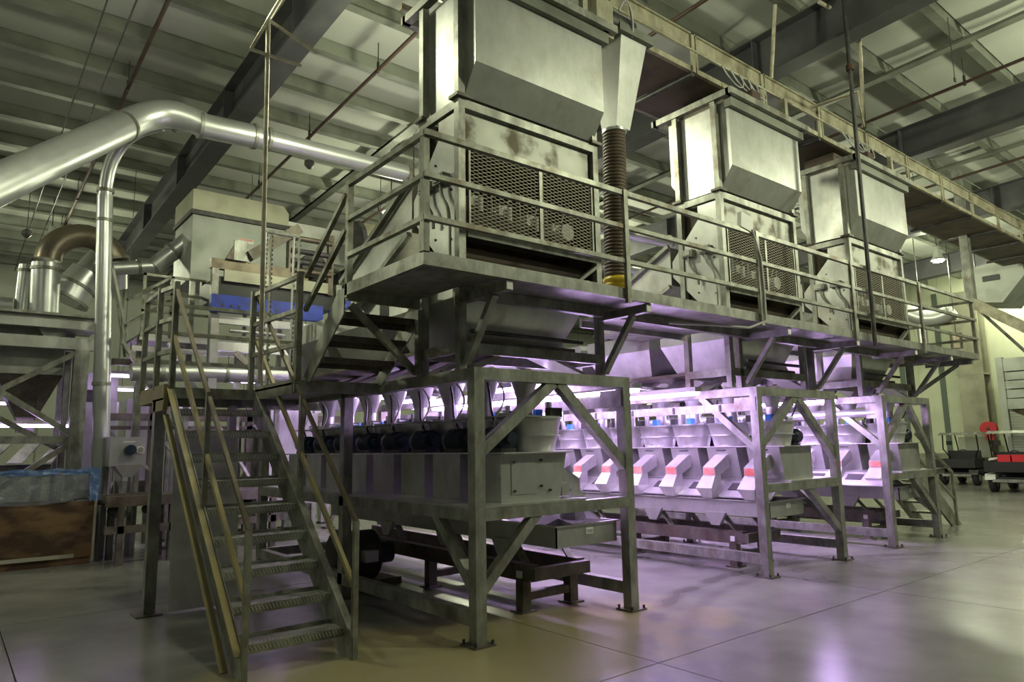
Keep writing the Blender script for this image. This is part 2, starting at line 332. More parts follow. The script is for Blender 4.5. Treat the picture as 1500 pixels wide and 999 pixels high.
# ================================================================== LOWER FRAMES
H = 2.15; PW = .10; LEN = 4.9
def lower_frame(x0, x1, lab, mirror, group='lower machine frames'):
    t = thing('machine_rack', lab, 'frame', (x0, 0, 0), group)
    def X(v): return x0+v if not mirror else x1-v
    W = x1-x0
    for px in (0, W-PW):
        for py in (0, 2.35, LEN-PW):
            if py == 2.35 and ((px > 0 and not mirror) or (px == 0 and mirror)): continue
            xa = x0+px
            p = MB().box(xa, xa+PW, py, py+PW, .012, H-.001).build('post', 'frame', t)
            MB().box(xa-.05, xa+PW+.05, py-.05, py+PW+.05, 0, .014).build('base_plate', 'frame_rust', p)
            mb = MB()
            for (bx_, by) in ((-.03, -.03), (PW+.03, -.03), (-.03, PW+.03), (PW+.03, PW+.03)):
                mb.cyl((xa+bx_, py+by, .012), (xa+bx_, py+by, .045), .012, n=6)
            mb.build('anchor_bolts', 'dark', p)
    for py in (0, LEN-PW): MB().box(x0+PW, x1-PW, py, py+PW, H-PW, H).build('top_beam', 'frame', t)
    for px in (0, W-PW): MB().box(x0+px, x0+px+PW, PW, LEN-PW, H-PW, H-.002).build('top_beam', 'frame', t)
    for py in (0, LEN-PW): MB().box(x0+PW, x1-PW, py, py+.08, .93, 1.025).build('shelf_beam', 'frame', t)
    sp = 0 if not mirror else W-.08
    MB().box(x0+sp, x0+sp+.08, PW, LEN-PW, .93, 1.025).build('shelf_beam', 'frame', t)
    xq = X(1.16); MB().box(xq-.04, xq+.04, .09, LEN-.09, .96, 1.025).build('shelf_beam', 'frame', t)
    # sloping cover between the chutes; black slabs paint the shade of its openings
    def HX(pts): return [(X(a), b, c) for a, b, c in pts]
    cv = MB().hexa(HX([(1.20, .12, 1.02), (1.50, .12, .83), (1.50, LEN-.1, .83), (1.20, LEN-.1, 1.02), (1.20, .12, 1.035), (1.50, .12, .845), (1.50, LEN-.1, .845), (1.20, LEN-.1, 1.035)])).build('cover_plate', 'bright', t)
    for k in range(8):
        y = .66+.6*k-.12
        if y > 4.6: break
        MB().hexa(HX([(1.27, y, .986), (1.39, y, .912), (1.39, y+.24, .912), (1.27, y+.24, .986), (1.27, y, .998), (1.39, y, .924), (1.39, y+.24, .924), (1.27, y+.24, .998)])).build('painted_opening', 'ink', cv)
    for px in (0, W-.09): MB().box(x0+px, x0+px+.09, PW, LEN-PW, .14, .25).build('low_beam', 'frame', t)
    MB().box(x0+PW, x1-PW, LEN-.09, LEN, .14, .25).build('low_beam', 'frame', t)
    a, b = sorted((X(.02), X(1.22)))
    MB().box(a, b, .01, LEN-.02, 1.027, 1.045).build('shelf_plate', 'sheet', t)
    m_ = W/2
    up = (0, 1, 0)
    MB().beam((x0+.88, .05, H-.09), (x0+.06, .05, 1.46), .09, .08, up).build('brace', 'frame', t)
    MB().beam((x0+.94, .05, H-.09), (x1-.06, .05, 1.30), .09, .08, up).build('brace', 'frame', t)
    if not mirror:
        MB().beam((x0+.66, .05, .95), (x0+.08, .05, .40), .08, .08, up).build('brace', 'frame', t)
        MB().beam((x0+.05, .62, .95), (x0+.05, .07, .40), .08, .08, (1, 0, 0)).build('brace', 'frame', t)
    else:
        MB().beam((x1-.80, .05, .95), (x1-.08, .05, .38), .08, .08, up).build('brace', 'frame', t)
        MB().beam((x1-.05, .72, .95), (x1-.05, .07, .40), .08, .08, (1, 0, 0)).build('brace', 'frame', t)
        MB().beam((x0+.05, .80, H-.09), (x0+.05, .07, 1.42), .08, .07, (1, 0, 0)).build('brace', 'frame', t)
    # lighting / cable tray slung under the aisle side top beam
    xa = x1-.10 if not mirror else x0
    if x0 < 7:
        MB().box(xa+.01, xa+.09, .3 if mirror else .25, LEN-.3, 1.87, 1.97).build('cable_tray', 'frame', t)
        MB().box(xa-.01, xa+.10, .02, .30, 1.87, 2.03).build('junction_box', 'frame', t)
        mb = MB()
        for k in range(6): mb.box(xa+(.0 if mirror else .09), xa+(.012 if mirror else .10), .5+k*.7, .53+k*.7, 1.88, 1.96)
        mb.build('tray_clips', 'dark', t)
    else:
        MB().cyl((xa+.06, .12, 1.90), (xa+.06, LEN-.3, 1.90), .065, n=14).build('cable_tube', 'galv', t)
        MB().box(xa+.0, xa+.12, .1, .24, 1.82, 2.04).build('junction_box', 'frame', t)
    return t
lower_frame(0, 1.85, 'nearest grey steel machine frame beside the stairs, motors along its side', False)
lower_frame(4.03, 5.87, 'middle grey steel machine frame facing lit chutes to the aisle', True)
lower_frame(7.25, 8.93, 'farthest grey steel machine frame next to the small far steps', True)

# ================================================================== CLEANING MACHINES (8 per frame)
ZS = 1.045
def make_unit():
    # local frame: origin at shelf, x towards the chute, y width (front = -y)
    t = thing('grain_feeder', 'x', 'machine', (0, 0, 0)); t['_org'] = (0, 0, 0)
    w = .225
    body = MB().hexa([(.36, -w, 0), (1.02, -w, 0), (1.02, w, 0), (.36, w, 0), (.36, -w, .40), (1.11, -w, .40), (1.11, w, .40), (.36, w, .40)]).build('body', 'sheet', t)
    pn = MB().box(.47, .74, -w-.006, -w, .06, .355).build('access_panel', 'sheet', body)
    for (x, z) in ((.50, .33), (.50, .09), (.80, .34), (.80, .12), (.90, .08)): MB().cyl((x, -w-.02, z), (x, -w, z), .011, n=8).build('panel_knob', 'dark', body)
    MB().box(.34, 1.13, -.30, .30, .402, .414).build('deck_plate', 'bright', t)
    MB().lathe((.88, 0), [(.215, .414), (.245, .55)], 24).lathe((.88, 0), [(.25, .55), (.28, .70)], 24).build('tub', 'bright', t)
    MB().lathe((.88, 0), [(.272, .548), (.272, .560)], 24).lathe((.88, 0), [(.295, .70), (.295, .716)], 24).build('tub_rim', 'galv', t)
    mo = MB().cyl((.50, -.15, .53), (.50, .10, .53), .102, n=20).tube([(.50, .10, .53), (.50, .15, .53), (.50, .18, .53)], [.102, .095, .06], 20).cyl((.50, -.22, .53), (.50, -.15, .53), .055, n=14).build('motor', 'motor', t)
    mb = MB()
    for k in range(8): mb.cyl((.50, -.13+k*.03, .53), (.50, -.124+k*.03, .53), .107, n=20)
    mb.build('cooling_fins', 'motor', mo)
    MB().box(.44, .56, -.05, .06, .59, .635).build('terminal_box', 'dark', mo)
    MB().box(.42, .58, -.16, .12, .414, .45).build('motor_foot', 'dark', mo)
    ch = MB().prism([(1.07, .31), (1.13, .30), (1.40, .155), (1.40, .055), (1.30, .055), (1.07, .15)], 'y', -.09, .09).build('chute', 'bright', t)
    MB().box(1.400, 1.406, -.08, .08, .06, .145).build('inspection_window', 'red', ch)
    MB().hexa([(1.30, -.11, -.10), (1.53, -.12, -.10), (1.53, .12, -.10), (1.30, .11, -.10), (1.28, -.09, .055), (1.40, -.09, .055), (1.40, .09, .055), (1.28, .09, .055)]).hexa([(1.32, -.10, -.225), (1.46, -.07, -.225), (1.46, .07, -.225), (1.32, .10, -.225), (1.30, -.11, -.10), (1.53, -.12, -.10), (1.53, .12, -.10), (1.30, .11, -.10)]).build('hood', 'bright', ch)
    MB().box(1.06, 1.15, -.21, -.12, .02, .13).box(1.15, 1.17, -.19, -.14, .05, .10).build('latch_box', 'sheet', t)
    MB().tube([(1.10, -.06, .365), (1.13, -.06, .365), (1.13, .06, .365), (1.10, .06, .365)], .008, 6).build('handle', 'dark', t)
    MB().lathe((.82, 0), [(.075, .716), (.075, .90), (.15, 1.12)], 16).build('feed_pipe', 'sheet', t)
    v = MB().box(1.00, 1.08, .05, .13, .716, .80).build('air_valve', 'bluep', t)
    MB().cyl((1.02, -.10, .716), (1.02, -.10, .86), .033, n=12).build('air_cylinder', 'galv', t)
    MB().box(.92, 1.06, -.24, -.17, .716, .80).build('valve_block', 'dark', t)
    MB().cyl((.72, .12, .76), (.60, .12, .76), .028, n=10).build('gauge', 'galv', t)
    MB().tube(bez((.50, .0, .63), (.42, .02, .80), (.62, .22, .85), (.55, .20, 1.05)), .011, 6).build('power_cable', 'cable', t)
    MB().tube(bez((.46, -.05, .63), (.30, -.10, .72), (.55, -.25, .82), (.40, -.12, 1.05)), .008, 6).build('signal_cable', 'cablew', t)
    MB().hexa([(.40, -.28, .716), (1.00, -.28, .716), (1.00, .28, .716), (.40, .28, .716), (.40, -.28, .725), (1.00, -.28, .725), (1.00, .28, .725), (.40, .28, .725)]).build('top_plate', 'sheet', t)
    return t
proto = make_unit()
ORD = ['front', 'second', 'third', 'fourth', 'fifth', 'sixth', 'seventh', 'rearmost']
first = True
for bay, (ox, rot, bl) in enumerate(((0, 0, 'nearest frame, dark motor outwards'), (5.76, 1, 'middle frame, lit chute outwards'), (9.06, 1, 'farthest frame, chute outwards'))):
    for k in range(8):
        t = proto if first else copy_tree(proto)
        first = False
        t.location = (ox, .36+.6*k, ZS+.001); t['_org'] = tuple(t.location)
        if rot: t.rotation_euler = (0, 0, math.pi)
        t['label'] = '%s feeder machine from the front on the %s' % (ORD[k], bl)
        t['category'] = 'machine'; t['group'] = 'feeder machines on the %s frame' % ('nearest', 'middle', 'farthest')[bay]
# back cover panels between shelf and motors, bay 1 side facing the stairs are the unit bodies themselves

# ================================================================== TROUGHS + STANDS
def trough(x0, x1, y0, lab, lab2, side):
    z1, z0 = .80, .62; L_ = 4.6
    t = thing('vibrating_trough', lab, 'trough', (x0, y0, z0), 'vibrating troughs')
    s = .05
    mb = MB()
    mb.box(x0, x0+.012, y0, y0+L_, z0, z1).box(x1-.012, x1, y0, y0+L_, z0, z1).box(x0, x1, y0, y0+.012, z0, z1).box(x0, x1, y0+L_-.012, y0+L_, z0, z1).box(x0+.012, x1-.012, y0+.012, y0+L_-.012, z0, z0+.012)
    mb.build('pan', 'sheet', t)
    mb = MB()
    mb.box(x0-.022, x0+.012, y0-.02, y0+L_, z1, z1+.012).box(x1-.012, x1+.022, y0-.02, y0+L_, z1, z1+.012).box(x0+.012, x1-.012, y0-.02, y0+.012, z1, z1+.012)
    mb.build('rim', 'bright', t)
    mb = MB(); k = 0
    yy = y0+.05
    while yy < y0+L_-.6:
        cx = (x0+x1)/2
        mb.add([(x0+.02, yy, z0+.02), (x1-.02, yy, z0+.02), (x1-.02, yy+.56, z0+.02), (x0+.02, yy+.56, z0+.02), (cx-.05, yy+.28, z1+.03)], [(0, 1, 4), (1, 2, 4), (2, 3, 4), (3, 0, 4)])
        yy += 1.2
    mb.build('divider', 'bright', t)
    lb = MB().box(x0+.36, x0+.45, y0-.006, y0, z1-.085, z1-.03).build('label_plate', 'white', t)
    MB().box(x0+.37, x0+.44, y0-.008, y0-.006, z1-.055, z1-.050).box(x0+.37, x0+.44, y0-.008, y0-.006, z1-.07, z1-.065).build('plate_print', 'ink', lb)
    xs = x0 if side < 0 else x1
    for yc in (y0+.75, y0+1.75, y0+3.0):
        MB().prism([(yc-.16, z0+.03), (yc+.16, z0+.03), (yc+.06, z0-.13), (yc-.06, z0-.13)], 'x', xs-.03, xs+.03).build('side_bracket', 'sheet', t)
    # stand
    st = thing('trough_stand', lab2, 'stand', (x0, y0+.2, 0), 'trough stands')
    zb0, zb1 = .28, .43
    for x in (x0+.02, x1-.14):
        MB().box(x, x+.10, y0+.40, y0+L_, zb0, zb1).build('side_beam', 'frame_rust', st)
        for y in (y0+.50, y0+2.1, y0+L_-.3):
            lg = MB().box(x+.0, x+.10, y, y+.10, .012, zb0).build('leg', 'frame_rust', st)
            MB().box(x-.04, x+.14, y-.04, y+.14, 0, .014).build('base_plate', 'frame_rust', lg)
    for y in (y0+.50, y0+2.1, y0+L_-.3):
        MB().box(x0+.12, x1-.14, y+.01, y+.09, .10, .17).build('cross_beam', 'frame_rust', st)
    MB().box(x0+.02, x1-.04, y0+.32, y0+.40, zb0+.02, zb1-.02).build('cross_beam', 'frame_rust', st)
    for yc in (y0+.75, y0+1.75, y0+3.0):
        for x in (x0+.10, x1-.10):
            MB().beam((x, yc-.22, zb1-.01), (x, yc-.04, z0+.0), .02, .08, (1, 0, 0)).build('leaf_spring', 'rail', st)
    MB().box(x0-.006 if side < 0 else x1-.04+.0, x0+.02 if side < 0 else x1-.034, y0+.50, y0+.56, zb0+.03, zb0+.09).build('warning_tag', 'white', st)
    return t
trough(.95, 1.71, .12, 'shallow sheet metal trough under the nearest frame, small plate on its end', 'brown steel stand carrying the nearest trough', -1)
trough(4.36, 5.13, .14, 'shallow sheet metal trough under the middle frame', 'brown steel stand carrying the middle trough', -1)
trough(7.86, 8.62, .14, 'shallow sheet metal trough under the farthest frame', 'brown steel stand carrying the farthest trough', -1)
# dark drive unit lying on the floor under frame 1
t = thing('drive_unit', 'dark drive motor and guard on the floor under the nearest frame', 'motor', (.25, 2.9, 0))
MB().cyl((.18, 2.9, .33), (.62, 2.9, .33), .27, n=20).build('guard', 'dark', t)
MB().cyl((.62, 2.9, .33), (.86, 2.9, .33), .12, n=16).build('motor', 'motor', t)
MB().box(.14, .9, 2.7, 3.1, .0, .07).build('base', 'frame_rust', t)
MB().box(.35, .5, 2.5, 2.68, .30, .42).build('gearbox', 'sheet', t)

# ================================================================== AISLE STRIP LIGHTS
for ai, (xa, xb) in enumerate(((1.80, 4.08), (5.82, 7.30))):
    for k, y in enumerate((1.0, 2.4, 3.8)):
        tag(MB().box(xa, xb, y-.02, y+.02, H+.001, H+.04).build('cross_tie', 'frame', loc=(xa, y, H)), '%s thin steel tie laid across the %s aisle between machine frames' % (('front', 'middle', 'rear')[k], ('first', 'second')[ai]), 'beam', 'aisle ties')
        for q, x in enumerate((xa+.62, xb-.62)):
            t = thing('strip_light', '%s strip light hung on the %s side of the %s aisle' % (('front', 'middle', 'rear')[k], ('near', 'far')[q], ('first', 'second')[ai]), 'light', (x, y, 2.10), 'aisle strip lights')
            MB().box(x-.06, x+.06, y-.61, y+.61, H-.055, H).build('housing', 'white', t)
            for dx in (-.035, .035): MB().cyl((x+dx, y-.58, H-.075), (x+dx, y+.58, H-.075), .018, n=10).build('tube', 'tube', t)
for k in range(4):  # panels added to catch the strip light and read as white gaps
    y = 1.75+.82*k
    t = thing('added_reflector_panel', '%s added white reflector panel hanging beside the strip lights of the first aisle' % ('front', 'second', 'third', 'rearmost')[k], 'panel', (2.58, y, 1.80), 'added white reflectors')
    MB().box(2.575, 2.585, y, y+.78, 1.80, 2.14).build('panel', 'white', t)
    MB().box(2.56, 2.60, y+.02, y+.06, 2.12, H).box(2.56, 2.60, y+.72, y+.76, 2.12, H).box(2.56, 2.60, y+.02, y+.76, H-.01, H+.0).build('bracket', 'frame', t)
# lights inside each frame above the tubs
for i, x0 in enumerate((0, 4.03, 7.25)):
    for k in range(2):
        y = .8+2.0*k; x = x0+(1.42 if i == 0 else .42)
        t = thing('strip_light', '%s strip light inside the %s machine frame above the tubs' % (('front', 'rear')[k], ('nearest', 'middle', 'farthest')[i]), 'light', (x, y, 2.12), 'frame strip lights')
        MB().box(x-.05, x+.05, y, y+1.22, 2.13, 2.18).build('housing', 'white', t)
        MB().cyl((x, y+.03, 2.11), (x, y+1.19, 2.11), .02, n=10).build('tube', 'tube', t)

# ================================================================== HOPPER TOWERS
def tower(X0, Wd, lab, num):
    t = thing('hopper_tower', lab, 'hopper', (X0, .2, H), 'hopper towers above the walkway')
    x0, x1 = X0, X0+Wd; ya, yb = .20, .86; p = .07
    for x in (x0, x1-p):
        for y in (ya, yb-p):
            MB().box(x, x+p, y, y+p, H+.001, 4.56).build('post', 'frame', t)
            up_ = MB().box(x, x+p, y, y+p, 4.58, 5.72).build('upper_post', 'frame', t)
            MB().box(x-.035, x+p+.035, y-.035, y+p+.035, 4.555, 4.585).build('flange', 'frame_rust', up_)
    def ring(z0, z1, nm='beam', m='frame'):
        MB().box(x0+p, x1-p, ya, ya+.05, z0, z1).build(nm, m, t); MB().box(x0+p, x1-p, yb-.05, yb, z0, z1).build(nm, m, t)
        MB().box(x0, x0+.05, ya+p, yb-p, z0, z1).build(nm, m, t); MB().box(x1-.05, x1, ya+p, yb-p, z0, z1).build(nm, m, t)
    ring(4.47, 4.55); ring(2.29, 2.38); ring(3.02, 3.08)
    # top frame overhanging to the front
    for x in (x0-.02, x1-.06):
        MB().box(x, x+.08, -.02, 1.15, 5.72, 5.80).build('top_beam', 'frame', t)
    for y in (-.06, 1.1): MB().box(x0-.02, x1+.10, y, y+.08, 5.72, 5.80).build('top_beam', 'frame', t)
    MB().box(x0+.06, x1+.02, -.0, .10, 5.60, 5.72).build('top_angle', 'purlin', t)
    # bin with chamfered lower edges, front and back
    bx0, bx1 = x0+.09, x1-.03
    pr = [(.06, 5.70), (.06, 4.86), (.235, 4.60), (.80, 4.60), (.98, 4.86), (.98, 5.70)]
    MB().prism(pr, 'x', bx0, bx1).build('bin', 'sheet', t)
    # upper panels behind posts, stained strip under the beam
    MB().box(x0+.09, x1-.09, .25, .28, 4.12, 4.47).build('stained_panel', 'stain', t)
    # expanded metal screens: frames + two meshes
    sx = [(x0+.13, x0+.13+(Wd-.28)*.55), (x0+.13+(Wd-.28)*.55+.04, x1-.11)]
    for (a, b) in sx:
        fr = MB().box(a-.02, a, .205, .23, 3.38, 4.12).box(b, b+.02, .205, .23, 3.38, 4.12).box(a-.02, b+.02, .205, .23, 4.10, 4.12).box(a-.02, b+.02, .205, .23, 3.36, 3.39).build('screen_frame', 'frame', t)
        mb = MB(); za, zb = 3.39, 4.10; sl = .36; pitch = .034
        c = a*sl
        k = -int((b-a)*sl/pitch)-1
        while True:
            z_at_a = za+k*pitch
            if z_at_a > zb: break
            # rising strands z = z_at_a + sl*(x-a)
            xs, zs = a, z_at_a
            if zs < za: xs = a+(za-z_at_a)/sl; zs = za
            xe, ze = b, z_at_a+sl*(b-a)
            if ze > zb: xe = a+(zb-z_at_a)/sl; ze = zb
            if xe-xs > .01:
                mb.beam((xs, .215, zs), (xe, .215, ze), .004, .005, (0, 1, 0))
                mb.beam((a+b-xs, .219, zs), (a+b-xe, .219, ze), .004, .005, (0, 1, 0))
            k += 1
        ms = mb.build('expanded_mesh', 'mesh', fr); ms['kind'] = 'stuff'
    MB().box(x0+.09, x1-.06, .195, .215, 3.30, 3.36).build('screen_rail', 'frame', t)
    # inside: back plate, whitish actuators, roller, pipes
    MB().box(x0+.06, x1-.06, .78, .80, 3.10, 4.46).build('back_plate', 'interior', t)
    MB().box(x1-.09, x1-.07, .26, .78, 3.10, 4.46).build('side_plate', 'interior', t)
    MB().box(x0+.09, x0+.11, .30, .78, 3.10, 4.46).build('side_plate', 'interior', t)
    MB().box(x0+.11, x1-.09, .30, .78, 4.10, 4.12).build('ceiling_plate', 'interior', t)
    for k in range(4):
        cx = x0+.35+k*.34
        ac = MB().box(cx-.06, cx+.05, .45, .60, 3.70-.03*k, 3.80-.03*k).cyl((cx+.04, .42, 3.64-.03*k), (cx+.04, .42, 3.78-.03*k), .025, n=10).build('actuator', 'white', t)
        MB().tube(bez((cx, .4, 3.8-.03*k), (cx+.1, .38, 3.95), (cx+.15, .4, 3.9), (cx+.2, .45, 3.68)), .008, 6).build('air_hose', 'cablew', ac)
    MB().cyl((x1-.30, .36, 3.62), (x1-.30, .50, 3.62), .085, n=18).build('air_filter', 'white', t)
    MB().box(x0+.10, x1-.12, .5, .66, 3.42, 3.56).build('drive_beam', 'interior', t)
    MB().cyl((x0+.1, .42, 3.20), (x1-.1, .42, 3.20), .075, n=16).build('roller', 'convdark', t)
    MB().cyl((x0+.1, .30, 3.08), (x1-.25, .30, 3.08), .012, n=8).build('air_pipe', 'frame', t)
    MB().beam((x1-.45, .27, 2.98), (x1-.06, .22, 3.27), .03, .06, (0, 1, 0)).build('corner_strut', 'frame', t)
    # left side: sloping elevator casing and control gear
    MB().prism([(.27, 4.45), (.27, 3.10), (.60, 3.22), (.98, 3.62), (.98, 3.82), (.55, 4.28), (.55, 4.45)], 'x', x0+.02, x0+.045).build('side_panel', 'sheet', t)
    mb = MB()
    for (y, z) in ((.35, 4.2), (.60, 4.05), (.85, 3.80), (.35, 3.3), (.6, 3.35), (.35, 3.75)): mb.cyl((x0+.01, y, z), (x0+.02, y, z), .012, n=8)
    mb.build('panel_bolts', 'dark', t)
    for (y, z) in ((.72, 3.86), (.47, 3.86)):
        bx_ = MB().box(x0-.06, x0+.02, y-.10, y+.06, z-.045, z+.045).box(x0-.075, x0-.06, y-.08, y+.03, z-.03, z+.03).build('switch_box', 'frame', t)
        MB().tube(bez((x0-.03, y-.03, z-.04), (x0-.03, y-.03, z-.25), (x0-.03, y-.16, z-.2), (x0-.03, y-.16, z-.42)), .016, 8).build('conduit', 'frame', bx_)
    MB().tube([(x0-.02, .31, 3.45), (x0-.02, .31, 3.0), (x0-.02, .5, 2.9)], .012, 8).build('conduit', 'cablew', t)
    return t
TW = ((0.0, 1.73, 'nearest hopper tower, tall grey bin over wire mesh screens and brown hose', 1), (3.85, 1.74, 'middle hopper tower with brightly lit side and bin', 2), (7.12, 1.86, 'farthest hopper tower, smaller looking grey bin beyond the middle one', 3))
for a in TW: tower(*a)

# inclined elevator chutes descending behind tower 1 corner
def chute_casing(x, lab):
    t = thing('inclined_casing', lab, 'chute', (x, 2.3, 2.9), 'inclined casings beside towers')
    a = MB().prism([(1.00, 4.02), (1.00, 3.52), (2.20, 2.98), (2.45, 3.30)], 'x', x+.06, x+.45).build('casing', 'sheet', t)
    MB().beam((x+.03, 1.0, 4.03), (x+.03, 2.46, 3.31), .05, .05, (1, 0, 0)).build('edge_angle', 'frame', t)
    MB().beam((x+.03, 1.0, 3.50), (x+.03, 2.2, 2.96), .05, .05, (1, 0, 0)).build('edge_angle', 'frame', t)
    return t
chute_casing(-.05, 'sloping grey chute casing behind the walkway corner of the nearest tower')
chute_casing(3.80, 'sloping grey chute casing beside the middle tower')
chute_casing(7.07, 'sloping grey chute casing beside the farthest tower')

# lower funnels between walkway and frames, with slanted distribution chutes
FUN = ((0.08, 1.62, 'nearest'), (4.25, 5.7, 'middle'), (7.35, 8.75, 'farthest'))
for i, (a, b, nm) in enumerate(FUN):
    t = thing('feed_funnel', 'grey green tapered funnel under the walkway above the %s frame' % nm, 'funnel', (a, .7, 2.2), 'feed funnels')
    for k, (ya, yb) in enumerate(((.42, 1.55), (1.75, 2.95), (3.1, 4.3))):
        MB().hexa([(a+.18, ya+.12, 2.44), (b-.20, ya+.12, 2.44), (b-.20, yb-.12, 2.44), (a+.18, yb-.12, 2.44), (a, ya, 2.80), (b, ya, 2.80), (b, yb, 2.80), (a, yb, 2.80)]).build('funnel_section', 'sheet', t)
        MB().box(a, b, ya, yb, 2.80, 3.02).build('funnel_neck', 'sheet', t)
    MB().box(a+.15, b-.15, .35, 4.6, 2.40, 2.438).build('manifold', 'frame_rust', t)
    MB().cyl((a+.1, .30, 2.50), (b-.1, .30, 2.50), .02, n=8).build('air_pipe', 'dark', t)
    for k in range(8):
        y = .36+.6*k
        cx = a+.78
        for sgn in (-1, 1):
            xe = cx+sgn*.72
            MB().hexa([(xe-.05, y-.12, 2.155), (xe+.05, y-.12, 2.155), (xe+.05, y+.14, 2.155), (xe-.05, y+.14, 2.155), (cx+sgn*.1-.05, y-.12+.12, 2.40), (cx+sgn*.1+.05, y-.12+.12, 2.40), (cx+sgn*.1+.05, y+.26, 2.40), (cx+sgn*.1-.05, y+.26, 2.40)]).build('distribution_chute', 'bright', t)

# ================================================================== WALKWAY
WZ = 2.88; WB = 2.80; YF = -.437; XL = -.745; XR = 10.0
t = thing('upper_walkway', 'long upper walkway with three rail guardrail in front of the hopper towers', 'walkway', (XL, YF, WB))
# deck plates
MB().box(XL+.04, 2.0, YF+.04, .19, 2.835, 2.85).build('deck_plate', 'frame', t)
MB().box(XL+.04, -.03, .19, .82, 2.835, 2.85).build('deck_plate', 'frame', t)
MB().box(2.0, 3.8, YF+.04, .78, 2.835, 2.85).build('deck_plate', 'frame', t)
MB().box(2.9, 3.78, .78, 1.5, 2.835, 2.85).build('deck_plate', 'frame', t)
MB().box(3.8, 5.62, YF+.04, .19, 2.835, 2.85).build('deck_plate', 'frame', t)
MB().box(5.62, 7.05, YF+.04, .85, 2.835, 2.85).build('deck_plate', 'frame', t)
MB().box(7.05, 9.02, YF+.04, .19, 2.835, 2.85).build('deck_plate', 'frame', t)
MB().box(9.02, XR, YF+.04, .85, 2.835, 2.85).build('deck_plate', 'frame', t)
MB().box(XL, XR, YF, YF+.04, WB-.01, WZ+.01).build('edge_channel', 'frame', t)
MB().box(XL, XL+.04, YF+.04, .825, WB-.01, WZ+.01).build('edge_channel', 'frame', t)
MB().box(XR-.04, XR, YF+.04, .825, WB-.01, WZ+.01).build('edge_channel', 'frame', t)
MB().box(XL+.04, -.02, .80, .84, WB-.05, WZ-.02).build('edge_channel', 'frame', t)
for (a, b, y) in ((2.0, 3.8, .78), (5.62, 7.05, .85), (9.02, XR-.04, .85)): MB().box(a, b, y, y+.04, WB-.03, WZ).build('edge_channel', 'frame', t)
MB().box(-.02, XR-.04, .10, .17, WB-.06, WB+.03).build('runner', 'frame', t)
# bracket arms and struts
for (x) in (.05, 1.69, 4.12, 5.78, 7.55, 8.87):
    MB().box(x-.035, x+.035, YF+.03, .20, WB-.09, WB-.012).build('bracket_arm', 'frame', t)
    MB().box(x-.03, x+.03, YF+.022, YF+.03, WB-.085, WB-.02).build('arm_cap', 'white', t)
    z0 = H+.02
    MB().beam((x, .17, z0+.03), (x, YF+.22, WB-.09), .05, .06, (1, 0, 0)).build('bracket_strut', 'frame', t)
# extra posts from frame to arm where no tower post stands
for (x) in (4.08, 5.76, 8.87):
    MB().box(x-.035, x+.035, .20, .27, H+.002, WB-.01).build('support_post', 'frame', t)
MB().box(9.72, 9.79, YF+.03, .30, WB-.09, WB-.012).build('bracket_arm', 'frame', t)
MB().beam((8.91, .22, 2.20), (9.74, YF+.25, WB-.09), .05, .05).build('bracket_strut', 'frame', t)
RT = 3.80
for x in (XL+.025, 1.37, 3.5, 5.65, 7.75, XR-.025):
    ps = MB().box(x-.025, x+.025, YF-.035 if x > 0 and x < 9.9 else YF, YF+.0 if x > 0 and x < 9.9 else YF+.05, WB-.05 if x > 0 and x < 9.9 else WZ, RT).build('rail_post', 'rail', t)
for z in (RT, 3.48, 3.16):
    MB().beam((XL, YF-.0, z-.025), (XR, YF-.0, z-.025), .045, .045 if z == RT else .038).build('guard_rail', 'rail', t)
    MB().beam((XL+.02, YF, z-.025), (XL+.02, .80, z-.025), .045, .045 if z == RT else .038).build('guard_rail', 'rail', t)
    MB().beam((XR-.02, YF, z-.025), (XR-.02, .80, z-.025), .04).build('guard_rail', 'rail', t)
MB().box(XL, XL+.05, .78, .83, 2.77, RT).build('rail_post', 'rail', t)
MB().box(XR-.05, XR, .78, .83, WZ, RT).build('rail_post', 'rail', t)

# tilted junction box with cable on the rail, cable below deck
t = thing('rail_light_box', 'tilted white junction box on the guardrail before the middle tower', 'box', (3.5, -.46, 3.7))
MB().hexa([(3.20, -.47, 3.80), (3.42, -.47, 3.77), (3.42, -.42, 3.77), (3.20, -.42, 3.80), (3.22, -.47, 3.97), (3.44, -.47, 3.94), (3.44, -.42, 3.94), (3.22, -.42, 3.97)]).build('box', 'white', t)
MB().tube([(3.40, -.47, 3.80), (3.52, -.48, 3.5), (3.54, -.48, 3.1), (3.54, -.48, 2.8), (3.30, -.42, 2.71), (2.9, -.3, 2.72), (2.5, .0, 2.75)], .014, 8).build('cable', 'cablew', t)

# ================================================================== LANDING + STAIRS
LZ = 2.12
t = thing('landing_platform', 'lower landing between the two flights of stairs with guardrails', 'platform', (-1.67, 2.65, LZ))
MB().box(-1.67, -.85, 2.67, 3.7, LZ-.02, LZ).build('deck_plate', 'frame', t)
MB().box(-.85, .0, 1.62, 3.7, LZ-.02, LZ).build('deck_plate', 'frame', t)
for b in ((-1.70, -1.66, 2.65, 3.7, LZ-.12, LZ+.03), (-.85, -.81, 1.66, 2.65, LZ-.10, LZ+.03), (-.85, .02, 1.60, 1.64, LZ-.09, LZ+.02), (-1.66, .02, 3.7, 3.74, LZ-.12, LZ+.03), (-1.66, -.85, 2.63, 2.67, LZ-.10, LZ)):
    MB().box(*b).build('edge_channel', 'yrail' if b[0] == -1.70 else 'frame', t)
MB().box(-1.70, -1.60, 2.95, 3.05, .012, LZ-.12).build('support_post', 'frame', t)
MB().box(-1.78, -1.55, 2.87, 3.12, 0, .014).build('base_plate', 'frame_rust', t)
MB().box(-.80, -.72, 3.6, 3.68, 0, LZ-.1).build('support_post', 'frame', t)
